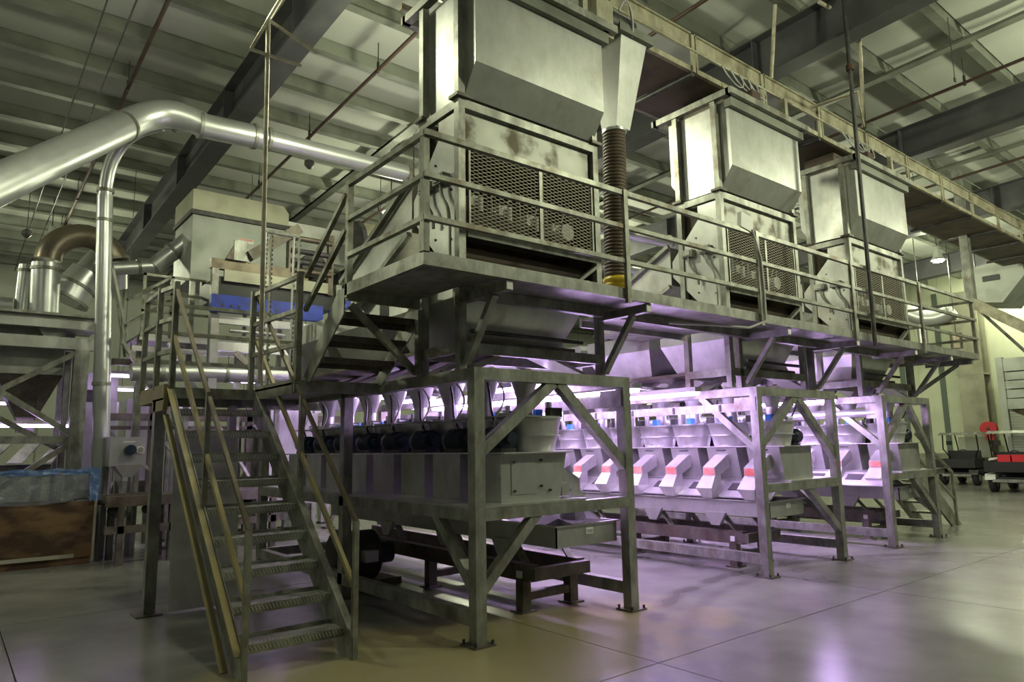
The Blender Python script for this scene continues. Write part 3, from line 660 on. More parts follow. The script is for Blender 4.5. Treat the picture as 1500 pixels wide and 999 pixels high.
for (x, y) in ((-1.68, 3.08), (-1.68, 3.7), (-.87, 2.72), (-.80, 1.66), (-.02, 3.7)):
    MB().box(x-.025, x+.025, y-.025, y+.025, LZ, 3.16).build('rail_post', 'rail', t)
for z in (3.14, 2.82, 2.50):
    MB().beam((-1.68, 3.08, z-.02), (-1.68, 3.7, z-.02), .04).build('guard_rail', 'rail', t)
    MB().beam((-1.68, 3.7, z-.02), (-.0, 3.7, z-.02), .04).build('guard_rail', 'rail', t)
    MB().beam((-.86, 2.72, z-.02), (-.80, 1.66, z-.02), .04).build('guard_rail', 'rail', t)
    MB().beam((-1.68, 3.08, z-.02), (-1.62, 2.72, z-.02), .04).build('guard_rail', 'rail', t)
MB().box(-1.645, -1.595, 2.68, 2.74, LZ-.02, 3.16).build('rail_post', 'rail', t)
MB().hexa([(-1.70, 2.66, LZ-.22), (-1.66, 2.66, LZ-.22), (-1.66, 3.08, LZ-.22), (-1.70, 3.08, LZ-.22), (-1.70, 2.62, LZ-.10), (-1.66, 2.62, LZ-.10), (-1.66, 3.1, LZ-.10), (-1.70, 3.1, LZ-.10)]).build('bracket_plate', 'yrail', t)

TREADS = 9
def stair1():
    t = thing('lower_staircase', 'open steel staircase rising from the floor to the lower landing', 'stairs', (-1.25, .4, 0))
    xl, xr = -1.62, -.85
    dz, dy = .2125, .237
    def Z(y): return .17+(y-.52)/dy*dz
    for x in (xl, xr):
        s = 1
        ya, yb = .40, 2.65
        MB().prism([(.36, 0), (.60, 0), (yb+.02, Z(yb)-.20), (yb+.02, Z(yb)+.06), (.36, Z(.36)+.12)], 'x', x-.006 if x == xr else x-.004, x+.006).build('stringer', 'frame', t)
        MB().beam((x+(-.03 if x == xl else .03), .40, Z(.40)+.10), (x+(-.03 if x == xl else .03), yb, Z(yb)+.03), .05, .012, (0, 0, 1)).build('stringer_flange', 'yrail' if x == xl else 'rail', t)
        if x == xl: MB().beam((x-.05, .62, .02), (x-.05, yb, Z(yb)-.22), .05, .02, (0, 0, 1)).build('stringer_flange', 'yrail', t)
        xo = x+(-.0 if x == xl else .02)
        MB().box(xo-.02, xo+.02, .355, .395, 0, .98).build('newel_post', 'rail', t)
        MB().box(xo-.02, xo+.02, 1.44, 1.48, Z(1.46)+.02, Z(1.46)+.98).build('baluster', 'rail', t)
        MB().beam((xo, .365, .97), (xo, 2.72, 3.10), .03, .03, (0, 0, 1)).build('handrail', 'darkrail', t)
        MB().beam((xo, .40, .52), (xo, 2.70, 2.62), .03, .04, (0, 0, 1)).build('mid_rail', 'yrail' if x == xl else 'yrail', t)
    for k in range(TREADS):
        y = .52+dy*k; z = .17+dz*k
        tr = MB().box(xl+.006, xr-.006, y, y+.235, z+.012, z+.03).box(xl+.006, xr-.006, y-.012, y, z-.03, z+.03).box(xl+.006, xr-.006, y+.235, y+.247, z-.0, z+.05).build('tread', 'frame', t)
        mb = MB()
        x = xl+.03
        while x < xr-.03:
            mb.beam((x, y-.014, z+.022), (x+.018, y-.014, z-.012), .006, .004, (0, 1, 0)); mb.beam((x+.012, y+.01, z+.031), (x+.024, y+.05, z+.031), .006, .004, (0, 0, 1)); x += .026
        st = mb.build('tread_grip', 'galv', tr); st['kind'] = 'stuff'
stair1()
def stair2():
    t = thing('upper_staircase', 'short upper staircase from the lower landing up to the walkway corner', 'stairs', (-.38, 1.6, LZ))
    xl, xr = -.735, .0
    for x in (xl, xr):
        MB().prism([(1.72, LZ+.0), (1.52, LZ+.0), (.84, 2.64), (.84, 2.86), (.96, 2.86)], 'x', x-.006, x+.006).build('stringer', 'frame', t)
    for k in range(3):
        z = 2.29+.17*k; y = 1.52-.21*k
        MB().box(xl+.006, xr-.006, y-.22, y, z+.02, z+.035).box(xl+.006, xr-.006, y, y+.012, z-.04, z+.035).box(xl+.006, xr-.006, y-.232, y-.22, z-.02, z+.035).build('tread', 'frame_rust', t)
    for (za, zb) in ((3.12, 3.66), (2.80, 3.34)):
        MB().beam((-.74, 1.66, za), (-.74, .83, zb+.02), .04, .04, (1, 0, 0)).build('handrail', 'rail', t)
    MB().beam((-.68, .84, WB-.08), (.0, .90, LZ+.06), .055, .05, (0, 1, 0)).build('cross_brace', 'frame', t)
    MB().box(-.04, .02, .80, .86, LZ+.03, WB-.06).build('support_post', 'frame', t)
stair2()
tag(MB().hexa([(-1.50, 2.90, .02), (-.88, 2.84, .02), (-.88, 2.85, .02), (-1.50, 2.91, .02), (-1.50, 3.02, 1.72), (-.90, 2.96, 1.72), (-.90, 2.97, 1.72), (-1.50, 3.03, 1.72)]).build('steel_panel', 'bright', loc=(-1.2, 2.9, 0)), 'plain steel sheet standing upright behind the lower staircase', 'panel')

# pull pipe beside the landing (pale rod from the roof) with side arms
t = thing('drop_pipe', 'thin pale vertical pipe dropping from the roof to the landing rail', 'pipe', (-1.04, 2.0, 2.1))
MB().cyl((-1.02, 2.0, 2.13), (-1.07, 2.0, 5.80), .022, n=10).build('riser', 'pole', t)
MB().tube([(-1.07, 2.0, 5.80), (-.9, 2.0, 6.2), (-.62, 2.0, 6.9)], .02, 8).build('top_arm', 'pole', t)
MB().beam((-1.23, 2.0, 5.42), (-1.07, 2.0, 5.80), .03).beam((-1.23, 2.0, 5.42), (-.72, 2.0, 5.42), .025).beam((-1.07, 2.0, 5.80), (-.55, 2.0, 5.62), .025).build('hanger_bracket', 'pole', t)
t = thing('drop_pole', 'dark thin pole hanging from the roof onto the walkway edge', 'pole', (6.08, -.47, 2.7))
MB().cyl((6.08, -.49, 2.72), (6.12, -.49, 8.02), .028, n=10).build('pole', 'dark', t)
MB().cyl((6.11, -.49, 6.58), (6.11, -.49, 6.66), .05, n=10).build('coupling', 'rust', t)
t = thing('drop_pipe', 'pale bent conduit hanging above the conveyor past the dark pole', 'pipe', (6.8, -.3, 5.98))
MB().tube([(6.74, .42, 6.60), (6.74, -.30, 6.55), (6.76, -.33, 5.98), (6.92, -.33, 7.70)], .028, 8).tube([(6.92, -.33, 7.70), (6.1, -.15, 7.80)], .028, 8).build('conduit', 'pole', t)
t = thing('drop_pipe', 'short pale conduit hanging down to the conveyor from the roof', 'pipe', (6.1, .6, 6.9))
MB().cyl((5.68, .44, 6.73), (5.70, .30, 7.83), .028, n=8).build('conduit', 'pole', t)

# ================================================================== HOSE BESIDE TOWER 1
t = thing('flexible_hose', 'brown ribbed flexible hose with yellow cuff beside the nearest tower', 'hose', (2.27, .5, 2.86))
mb = MB(); pth = []; rr = []
z = 3.30
while z < 4.98:
    fx = 2.27+.06*(z-3.3)/1.7
    pth += [(fx, .5, z), (fx, .5, z+.014), (fx, .5, z+.02), (fx, .5, z+.034)]; rr += [.115, .115, .130, .130]; z += .04
MB().tube(pth, rr, 18).build('ribbed_hose', 'hose', t)
mb = MB()
pp = []; rr = []
for k in range(4): pp += [(2.27, .5, 3.06+.06*k), (2.27, .5, 3.10+.06*k), (2.27, .5, 3.105+.06*k), (2.27, .5, 3.12+.06*k)]; rr += [.145, .145, .130, .130]
MB().tube(pp, rr, 18).build('cuff', 'yellow', t)
MB().cyl((2.27, .5, 2.855), (2.27, .5, 3.06), .12, n=16).build('stub', 'galv', t)
MB().tube([(2.33, .5, 4.97), (2.33, .5, 5.0)], .138, 18).build('clamp', 'galv', t)
t = thing('transition_hopper', 'narrow tapered grey spout above the brown hose', 'spout', (2.4, .5, 5.0))
MB().hexa([(2.24, .38, 5.0), (2.46, .38, 5.0), (2.46, .60, 5.0), (2.24, .60, 5.0), (2.20, .22, 6.0), (2.62, .22, 6.0), (2.62, .72, 6.0), (2.20, .72, 6.0)]).build('spout', 'sheet', t)
MB().box(2.12, 2.68, .16, .80, 6.0, 6.10).build('collar', 'purlin', t)

# ================================================================== OVERHEAD CONVEYOR
t = thing('overhead_conveyor', 'long cream overhead conveyor running above all the hopper towers', 'conveyor', (1.0, .5, 6.15))
xa, xb = .2, 26.5; za, zb = 6.22, 6.70; ya, yb = .45, 1.55
for y in (ya, yb):
    MB().box(xa, xb, y, y+.03, 6.50, 6.70).build('side_channel', 'conv', t)
    MB().box(xa, xb, y-.03, y+.05, 6.70, 6.72).build('side_flange', 'conv', t)
    MB().box(xa, xb, y, y+.05, 6.20, 6.27).build('bottom_angle', 'conv', t)
MB().cyl((xa, ya-.03, 6.475), (xb, ya-.03, 6.475), .016, n=8).build('conduit', 'conv', t)
MB().box(xa, xb, ya+.3, yb-.05, 6.48, 6.52).build('belt', 'convdark', t)
k = 0; x = xa+.4
while x < xb-1:
    MB().box(x+.04, min(x+1.56, xb), ya+.05, yb, 6.20, 6.215).build('drip_pan', 'convdark', t)
    MB().box(x-.03, x+.03, ya-.03, ya, 6.18, 6.72).box(x+.06, x+.085, ya-.03, ya, 6.18, 6.72).build('splice_post', 'conv', t)
    MB().cyl((x, ya, 6.17), (x, yb+.12, 6.17), .035, n=8).build('return_roller', 'dark', t)
    x += 1.6
for X0, Wd, _, num in TW:
    cx = X0+.9
    g = MB().box(cx-.3, cx+.6, .1, .44, 5.82, 5.90).box(cx+.55, cx+.62, .06, .12, 5.80, 6.15).build('gate_frame', 'conv', t)
    MB().box(cx-.15, cx+.05, .12, .30, 5.90, 6.08).cyl((cx+.1, .2, 5.98), (cx+.35, .2, 5.98), .05, n=12).build('gate_drive', 'rust', g)
    for q in range(4):
        MB().tube(bez((cx-.35+q*.2, .4, 6.47), (cx-.4+q*.2, .25, 6.1), (cx-.1+q*.2, .2, 6.0), (cx+.02+q*.17, .35, 6.42), 10), .009, 5).build('cable_loop', 'cablew', g)
    MB().box(X0+.6, X0+1.4, .6, 1.1, 5.80, 6.19).build('discharge_box', 'convdark', t)
# tower 1 motor at the head of the conveyor
t = thing('conveyor_drive', 'dark drive motor on the conveyor above the nearest tower', 'motor', (1.9, .25, 5.82))
MB().box(1.75, 2.0, .15, .42, 5.82, 6.25).build('mount', 'conv', t)
MB().cyl((2.02, .28, 6.12), (2.40, .28, 6.12), .12, n=16).build('motor', 'dark', t)
MB().tube(bez((2.1, .15, 6.2), (2.15, .05, 6.5), (2.3, .1, 6.1), (2.35, .2, 6.0)), .014, 6).build('cable', 'cablew', t)

# ================================================================== DUCTS
def duct(name, lab, paths, group=None, m='galv'):
    """paths: list of (partname, pathpoints, radius, material, collars)"""
    p0 = paths[0][1][0]
    t = thing(name, lab, 'duct', tuple(p0), group)
    for pn, pts, r, mm, cl in paths:
        p = MB().tube(pts, r, 22).build(pn, mm, t)
        for (c, d) in cl:
            c = V(c); d = V(d).normalized(); MB().cyl(c-d*.025, c+d*.025, r*1.10 if not isinstance(r, list) else max(r)*1.1, n=22).build('collar', 'frame', p)
    return t

duct('extraction_duct', 'large galvanised duct bending high over the left platform and running behind the nearest tower', [
    ('straight_run', [(-3.55, 3.6, 3.75), (-3.18, 4.0, 4.13), (-1.66, 5.95, 6.02)], [.205, .205, .205], 'galv', [((-1.70, 5.90, 5.97), (1.5, 1.95, 1.9))]),
    ('bend', bez((-1.66, 5.95, 6.02), (-1.30, 6.15, 6.42), (-1.05, 6.02, 6.48), (-.62, 6.0, 6.335), 12), [.205]*6+[.20]*3+[.195, .19, .186, .183], 'galv', []),
    ('straight_run', [(-.70, 6.0, 6.33), (.15, 6.0, 6.37)], [.183, .183], 'galv', [((-.68, 6, 6.33), (1, 0, .05)), ((.12, 6, 6.37), (1, 0, .05))]),
    ('straight_run', [(.15, 6.0, 6.37), (.32, 6.0, 6.38), (2.9, 6.0, 6.42)], [.175, .152, .148], 'galv', [((.34, 6, 6.38), (1, 0, .03)), ((2.86, 6, 6.42), (1, 0, 0))]),
])
duct('riser_pipe', 'slim galvanised riser pipe standing beside the lined crate and joining the large duct', [
    ('riser', [(-1.365, 7.6, .0), (-1.50, 7.6, 2.9)], .118, 'galv', [((-1.49, 7.6, 2.55), (0, 0, 1))]),
    ('riser', [(-1.50, 7.6, 2.9), (-1.62, 7.6, 5.50)], .112, 'galv', [((-1.60, 7.6, 5.1), (0, 0, 1)), ((-1.62, 7.6, 5.58), (0, 0, 1))]),
    ('bend', bez((-1.62, 7.6, 5.50), (-1.64, 7.55, 6.2), (-1.45, 7.3, 6.55), (-1.0, 6.9, 6.58), 10), .10, 'galv', []),
    ('branch', [(-1.0, 6.9, 6.58), (-.35, 6.05, 6.40)], .08, 'galv', [((-.85, 6.72, 6.53), (.6, -.8, -.1))]),
])
# big elbows on the left platform
duct('elbow_duct', 'large elbow duct, its bend tinted brown for warm light, standing on the left equipment platform', [
    ('vertical_leg', [(-2.17, 9.0, 3.72), (-2.20, 9.0, 4.62)], .21, 'galv', [((-2.19, 9, 4.52), (0, 0, 1))]),
    ('elbow', arc((-1.68, 9.0, 4.68), .50, 180, 20, (1, 0, 0), (0, 0, 1), 12), .205, 'galv_dark', [((-1.21, 9.0, 4.85), (.3, 0, -1))]),
    ('drop_leg', [(-1.21, 9.0, 4.85), (-1.15, 9.2, 4.4)], .20, 'galv', []),
])
duct('stepped_duct', 'stacked galvanised collars of a wide duct behind the riser pipe', [
    ('collar_section', [(-1.35, 9.5, 5.0), (-1.55, 9.5, 4.66)], [.20, .22], 'galv', [((-1.55, 9.5, 4.66), (-.5, 0, -1))]),
    ('collar_section', [(-1.55, 9.5, 4.66), (-1.70, 9.5, 4.40)], [.27, .29], 'galv', [((-1.70, 9.5, 4.40), (-.5, 0, -1))]),
    ('collar_section', [(-1.70, 9.5, 4.40), (-1.82, 9.5, 4.12)], [.30, .31], 'galv', [((-1.80, 9.5, 4.15), (-.5, 0, -1))]),
])
duct('background_duct', 'slim vertical duct half hidden at the side of the large elbow', [
    ('leg', [(-2.46, 9.2, 3.75), (-2.44, 9.2, 4.60)], .12, 'galv', [((-2.44, 9.2, 4.5), (0, 0, 1))])])
duct('background_duct', 'horizontal duct lying at the outer end of the left platform', [
    ('run', [(-4.4, 9.2, 3.88), (-2.6, 9.2, 3.90)], .14, 'galv', [])])
duct('machine_duct', 'galvanised duct rising into the back of the hooded machine', [
    ('run', [(-1.25, 8.9, 4.66), (-.60, 8.9, 4.80)], .12, 'galv', [((-.85, 8.9, 4.75), (1, 0, .2)), ((-.6, 8.9, 4.80), (1, 0, .3))]),
    ('rise', [(-.60, 8.9, 4.80), (-.02, 8.7, 5.42)], .15, 'galv', [((-.35, 8.8, 5.08), (1, 0, 1))])])
duct('cross_duct', 'galvanised horizontal duct passing low behind the landing platform', [
    ('run', [(-1.30, 6.5, 2.64), (2.4, 6.5, 2.74)], .125, 'galv', [((.0, 6.5, 2.68), (1, 0, 0)), ((-.9, 6.5, 2.65), (1, 0, 0))])])
duct('tower_duct', 'galvanised duct running between the nearest and middle towers', [
    ('run', [(1.9, 2.2, 4.53), (6.9, 2.2, 4.70)], .095, 'galv', [((5.4, 2.2, 4.66), (1, 0, 0))]), ('hanger', [(3.4, 2.2, 4.6), (3.4, 2.2, 7.8)], .01, 'dark', [])], 'ducts between towers')
duct('tower_duct', 'lower galvanised duct between the nearest and middle towers', [
    ('run', [(2.9, 2.2, 4.02), (5.3, 2.2, 4.12)], .085, 'galv', [((4.7, 2.2, 4.1), (1, 0, 0))])], 'ducts between towers')
duct('rear_duct', 'wide duct with a dark round end seen behind the upper stair rails', [
    ('run', [(2.45, 7.0, 5.42), (4.6, 7.0, 5.65)], .25, 'conv', []),  # cream material paints in the light falling on this grey duct
    ('end_cap', [(2.37, 7.0, 5.40), (2.45, 7.0, 5.42)], .29, 'dark', []),
    ('hanger', [(3.6, 7.0, 5.6), (3.6, 7.0, 7.75)], .012, 'dark', [])])
duct('far_duct', 'grey ribbed duct beneath the roof at the far end', [
    ('run', [(20, 5.3, 5.55), (20, 4.4, 5.42)], .26, 'galv', [((20, 4.7, 5.46), (0, 1, .1))]),
    ('bend', bez((20, 4.4, 5.42), (20, 4.0, 5.1), (20, 3.6, 5.05), (20, 3.2, 5.3)), .25, 'galv', [((20, 3.25, 5.27), (0, 1, -.4))])])
duct('far_duct', 'short grey duct stub below the far ribbed duct', [
    ('run', [(20, 4.1, 4.2), (20, 4.1, 5.0)], .14, 'galv', []), ('run', [(20, 3.2, 4.15), (20, 3.2, 4.6)], .16, 'galv_dark', []), ('hanger', [(20, 4.1, 5.0), (20, 4.1, 7.88)], .012, 'dark', []), ('hanger', [(20, 3.2, 4.6), (20, 3.2, 7.92)], .012, 'dark', [])])

# ================================================================== LEFT EQUIPMENT PLATFORM
t = thing('equipment_platform', 'braced grey steel platform behind the crate carrying the elbow ducts', 'platform', (-1.7, 8.2, 0))
for x in (-1.80, -4.4):
    MB().box(x, x+.20, 8.15, 8.33, 0, 3.12).build('post', 'frame', t)
    MB().box(x-.08, x+.0, 8.5, 8.6, 0, 3.12).build('post', 'frame', t)
MB().box(-4.6, -1.40, 8.15, 8.33, 3.12, 3.30).build('beam', 'sheet', t)
MB().box(-4.6, -1.40, 8.15, 8.33, 3.44, 3.62).build('beam', 'sheet', t)
MB().box(-4.6, -1.36, 8.05, 10.2, 3.62, 3.66).build('deck', 'frame', t)
MB().box(-4.6, -1.6, 10.0, 10.15, 3.12, 3.62).build('beam', 'frame', t)
MB().box(-1.80, -1.62, 10.0, 10.15, 0, 3.12).build('post', 'frame', t)
for x in (-3.5, -2.1): MB().prism([(x-.18, 3.45), (x+.18, 3.45), (x+.08, 3.28), (x-.08, 3.28)], 'y', 8.35, 8.6).build('gusset', 'sheet', t)
MB().box(-4.4, -1.80, 8.17, 8.27, 1.67, 1.78).build('cross_beam', 'frame', t)
for a, b in (((-1.76, 8.22, 3.08), (-2.95, 8.22, 2.30)), ((-4.2, 8.24, 3.45), (-1.74, 8.24, 1.80)), ((-1.75, 8.22, 1.68), (-2.7, 8.22, .95)), ((-4.1, 8.5, 2.9), (-1.9, 8.5, 1.6))):
    MB().beam(a, b, .08, .09, (0, 1, 0)).build('brace', 'frame', t)
for k in range(3):
    x = -2.75-.9*k
    t = thing('storage_hopper', 'dark %s pyramid hopper hanging inside the left platform' % ('first', 'second', 'third')[k], 'hopper', (x+.4, 8.7, 2.2), 'hoppers in the left platform')
    MB().box(x, x+.86, 8.6, 9.6, 2.75, 3.60).build('upper_box', 'sheet', t)
    MB().hexa([(x+.35, 8.95, 2.0), (x+.55, 8.95, 2.0), (x+.55, 9.2, 2.0), (x+.35, 9.2, 2.0), (x, 8.6, 2.74), (x+.86, 8.6, 2.74), (x+.86, 9.6, 2.74), (x, 9.6, 2.74)]).build('cone', 'frame_rust', t)
    MB().box(x+.34, x+.56, 8.94, 9.21, 1.86, 2.0).build('slide_gate', 'dark', t)
t = thing('receiving_conveyor', 'dark conveyor bed running low behind the left platform braces', 'conveyor', (-3, 9.5, 1.0))
MB().box(-4.6, -1.9, 9.1, 9.7, 1.15, 1.35).build('bed', 'dark', t)
for k in range(7): MB().hexa([(-4.5+.4*k, 9.05, 1.36), (-4.3+.4*k, 9.05, 1.36), (-4.0+.4*k, 9.6, 1.7), (-4.2+.4*k, 9.6, 1.7), (-4.5+.4*k, 9.05, 1.38), (-4.3+.4*k, 9.05, 1.38), (-4.0+.4*k, 9.6, 1.72), (-4.2+.4*k, 9.6, 1.72)]).build('slat', 'frame', t)
MB().box(-4.4, -4.3, 9.2, 9.6, 0, 1.15).box(-2.1, -2.0, 9.2, 9.6, 0, 1.15).build('legs', 'frame', t)

# crate with liner
t = thing('lined_crate', 'brown plywood bulk crate lined with clear blue edged plastic', 'crate', (-2.4, 7.0, 0))
cx0, cx1, cy0, cy1 = -3.0, -1.55, 7.0, 7.55
cz = .86
MB().box(cx0, cx1, cy0, cy0+.02, .10, cz).build('front_board', 'wood', t)
MB().box(cx0, cx1, cy1-.02, cy1, .10, cz).build('back_board', 'wood', t)
MB().box(cx1-.02, cx1, cy0+.02, cy1-.02, .10, cz).build('side_board', 'wood', t)
MB().box(cx0, cx0+.02, cy0+.02, cy1-.02, .10, cz).build('side_board', 'wood', t)
MB().box(cx1-.012, cx1+.02, cy0-.012, cy0+.03, .03, 1.22).build('corner_post', 'woodedge', t)
MB().box(cx0+.1, cx1-.22, cy0-.012, cy0, .10, .15).build('bottom_strip', 'woodedge', t)
for y in (cy0+.02, cy0+.25, cy0+.45): MB().box(cx0, cx1-.02, y, y+.08, .0, .10).build('skid', 'wood', t)
# plastic: front curtain with sagging lower edge, hem on top, sides
def curtain(x0, y0, x1, y1, zt, zl, n, nx, ny, amp, nm, m, par):
    mb = MB(); rows = 10; vs_ = []
    for i in range(n+1):
        u = i/n
        for j in range(rows+1):
            v = j/rows; zb = zl(u)
            wv = amp*(math.sin(u*31+v*3)+.7*math.sin(u*57+2*v+1)+.5*math.sin(u*13-v*7))*(.25+v)
            vs_.append((x0+(x1-x0)*u+nx*(.03+wv), y0+(y1-y0)*u+ny*(.03+wv), zt+.010*math.sin(u*22)*(1-v)-(zt-zb)*v))
    fs = [(i*(rows+1)+j, (i+1)*(rows+1)+j, (i+1)*(rows+1)+j+1, i*(rows+1)+j+1) for i in range(n) for j in range(rows)]
    mb.add(vs_, fs, True); return mb.build(nm, m, par)
lf = curtain(cx0, cy0, cx1+.02, cy0, 1.28, lambda u: .88-.05*math.sin(u*math.pi*1.15)+(.18*max(0, u-.72)), 70, 0, -1, .010, 'liner_front', 'film', t)
curtain(cx0, cy0-.01, cx1+.02, cy0-.01, 1.305, lambda u: 1.225, 70, 0, -1, .006, 'liner_hem', 'filmblue', t)
curtain(cx1-.09, cy0-.03, cx1+.03, cy0-.03, 1.30, lambda u: .86, 8, 0, -1, .006, 'liner_hem', 'filmblue', t)
curtain(cx1+.0, cy0, cx1+.0, cy1, 1.28, lambda u: .85, 20, 1, 0, .010, 'liner_side', 'filmblue', t)
curtain(cx0, cy1, cx1, cy1, 1.28, lambda u: .80, 40, 0, 1, .010, 'liner_back', 'film', t)
curtain(cx0, cy0+.05, cx1, cy0+.05, .87, lambda u: .84, 8, 0, -1, .005, 'liner_fold', 'filmblue', t)

# discharge machine seen between crate and stairs
t = thing('discharge_box', 'grey discharge box with dark motor and round gauge between crate and stairs', 'machine', (-1.2, 7.2, 1.3))
MB().box(-1.42, -.96, 6.95, 7.55, 1.32, 1.74).build('housing', 'sheet', t)
MB().hexa([(-1.22, 7.0, 1.16), (-1.10, 7.0, 1.16), (-1.10, 7.2, 1.16), (-1.22, 7.2, 1.16), (-1.36, 6.94, 1.34), (-.97, 6.94, 1.34), (-.97, 7.4, 1.34), (-1.36, 7.4, 1.34)]).build('spout', 'bright', t)
MB().cyl((-1.17, 6.84, 1.55), (-1.17, 6.95, 1.55), .075, n=14).build('motor', 'motor', t)
g = MB().cyl((-1.03, 6.93, 1.55), (-1.03, 6.95, 1.55), .055, n=18).build('gauge', 'white', t)
MB().cyl((-1.03, 6.925, 1.55), (-1.03, 6.932, 1.55), .042, n=18).build('dial', 'sheet', g)
MB().box(-1.26, -1.10, 6.945, 6.95, 1.66, 1.675).build('name_strip', 'white', t)
for x in (-1.42, -1.02): MB().box(x, x+.06, 7.3, 7.36, 0, 1.32).build('leg', 'frame', t)
t = thing('belt_conveyor', 'dark conveyor frame sloping along the floor behind the landing post', 'conveyor', (-1.0, 6.8, .3))
MB().box(-1.5, .9, 6.45, 6.55, .78, .92).build('side_beam', 'frame_rust', t)
MB().box(-1.5, .9, 7.15, 7.25, .78, .92).build('side_beam', 'frame_rust', t)
MB().box(-1.5, .9, 6.55, 7.15, .82, .86).build('belt', 'dark', t)
MB().box(-1.5, .9, 6.45, 6.55, .42, .52).build('side_beam', 'frame_rust', t)
for x in (-1.35, -.7, .1, .75):
    for y in (6.45, 7.15): MB().box(x, x+.08, y, y+.1, 0, .78).build('leg', 'frame_rust', t)
for k in range(5): MB().cyl((-1.3+.45*k, 6.5, .68), (-1.3+.45*k, 7.2, .68), .07, n=12).build('roller', 'dark', t)

# ================================================================== BACKGROUND PROCESS LINE
t = thing('hooded_machine', 'big grey hooded machine standing high behind the landing platform', 'machine', (.6, 8.3, 4.3))
MB().box(-.22, 1.44, 8.0, 9.2, 4.45, 5.60).build('hood', 'silo', t)
for x in (-.2, 1.34): MB().box(x, x+.08, 8.02, 8.1, 0, 4.45).build('leg', 'frame', t)
for x in (-.2, 1.34): MB().box(x, x+.08, 9.1, 9.18, 0, 4.45).build('leg', 'frame', t)
MB().box(-.26, 1.48, 7.95, 9.25, 5.60, 5.68).build('lid_trim', 'dark', t)
MB().prism([(-.24, 5.68), (1.46, 5.68), (1.46, 5.92), (1.36, 6.05), (-.24, 6.05)], 'y', 7.97, 9.2).build('lid', 'column', t)
MB().box(1.46, 3.6, 7.97, 8.4, 5.50, 5.78).build('side_beam', 'sheet', t)
MB().box(1.46, 3.4, 8.0, 8.1, 5.1, 5.5).build('side_plate', 'silo', t)
wl = MB().box(.55, .83, 7.99, 8.0, 5.22, 5.30).build('warning_label', 'white', t)
MB().box(.56, .82, 7.985, 7.99, 5.27, 5.295).build('label_band', 'red', wl)
t = thing('sifter_frame', 'rusty channel frame with rollers in front of the hooded machine', 'frame', (.3, 6.5, 3.9))
MB().box(-.30, 1.25, 6.45, 6.55, 4.30, 4.46).build('channel', 'darkrail', t)
MB().box(-.10, 1.60, 6.45, 6.50, 4.12, 4.30).build('side_plate', 'column', t)
MB().box(.02, .22, 6.40, 6.46, 4.46, 4.78).build('bracket_box', 'frame', t)
MB().prism([(-.1, 4.46), (.02, 4.46), (.02, 4.7)], 'y', 6.4, 6.46).build('gusset', 'frame_rust', t)
for (a, b, w_) in (((.25, 6.42, 4.55), (1.05, 6.42, 5.15), .16), ((.95, 6.5, 4.4), (.95, 6.5, 5.2), .08), ((1.65, 6.5, 4.1), (1.65, 6.5, 5.15), .09)):
    MB().beam(a, b, w_, w_, (0, 1, 0)).build('rail', 'frame_rust', t)
for z in (4.45, 4.60, 4.78, 5.0): MB().cyl((.95, 6.45, z), (1.65, 6.45, z), .045, n=10).build('roller', 'darkrail' if z in (4.45, 5.0) else 'dark', t)
MB().cyl((1.45, 6.7, 4.65), (1.45, 6.9, 4.65), .22, n=18).build('pulley', 'dark', t)
MB().box(-.18, 1.75, 6.52, 7.4, 3.86, 4.20).build('gap_shade_block', 'black', t)  # black block paints in the shaded gap above the blue beam
MB().box(-.18, 1.75, 7.4, 7.5, 3.86, 4.3).build('rear_plate', 'black', t)
for x in (-.28, 1.75): MB().box(x, x+.10, 6.45, 6.55, 2.15, 4.3).build('post', 'frame', t)
t = thing('sifter_beam', 'long blue painted beam with bolt holes behind the landing rails', 'beam', (-.3, 6.3, 3.6))
bb = MB().box(-.32, 1.45, 6.28, 6.40, 3.60, 3.86).build('beam', 'blue', t)
mb = MB()
for k in range(5): mb.cyl((-.15+.12*k*(1.7 if k > 2 else 1), 6.27, 3.70), (-.15+.12*k*(1.7 if k > 2 else 1), 6.28, 3.70), .022, n=8)
mb.build('bolt_holes', 'ink', bb)
t = thing('sifter_beam', 'short blue bracket seen between the upper stair handrails', 'bracket', (1.7, 6.2, 3.5))
MB().box(1.55, 2.15, 6.2, 6.32, 3.48, 3.80).build('block', 'blue', t)
MB().prism([(1.75, 3.85), (2.1, 3.85), (2.1, 4.35)], 'y', 6.2, 6.3).build('gusset', 'blue', t)
t = thing('support_table', 'pale steel support frame under the blue beam', 'frame', (-.3, 6.5, 2.1))
for b in ((-.28, -.16, 6.4, 6.5, 2.1, 3.58), (-.16, 1.5, 6.4, 6.5, 3.44, 3.56), (-.16, 1.5, 6.4, 6.5, 3.02, 3.16), (1.4, 1.5, 6.4, 6.5, 2.1, 3.44)):
    MB().box(*b).build('tube', 'bright' if b[4] > 2.9 else 'sheet', t)
for z in (3.24, 3.34): MB().cyl((.0, 6.42, z), (1.4, 6.42, z), .03, n=8).build('roller', 'sheet', t)
MB().beam((.1, 6.4, 3.0), (.55, 6.4, 2.6), .09, .05, (0, 1, 0)).build('gusset', 'frame', t)
t = thing('slotted_rack', 'pair of slotted vertical channels rising beside the landing rail', 'rack', (-.3, 3.95, 2.12))
for x in (-.36, .0):
    for dx in (0, .07):
        c_ = MB().box(x+dx, x+dx+.012, 3.9, 3.95, 2.0, 4.22).build('channel', 'bright' if dx == 0 else 'frame', t)
        mb = MB()
        for k in range(36): mb.box(x+dx+.012, x+dx+.024, 3.895, 3.93, 2.05+.06*k, 2.075+.06*k)
        q = mb.build('teeth', 'dark', c_); q['kind'] = 'stuff'
MB().box(-.36, .08, 3.9, 3.95, 4.2, 4.24).build('top_bar', 'frame', t)
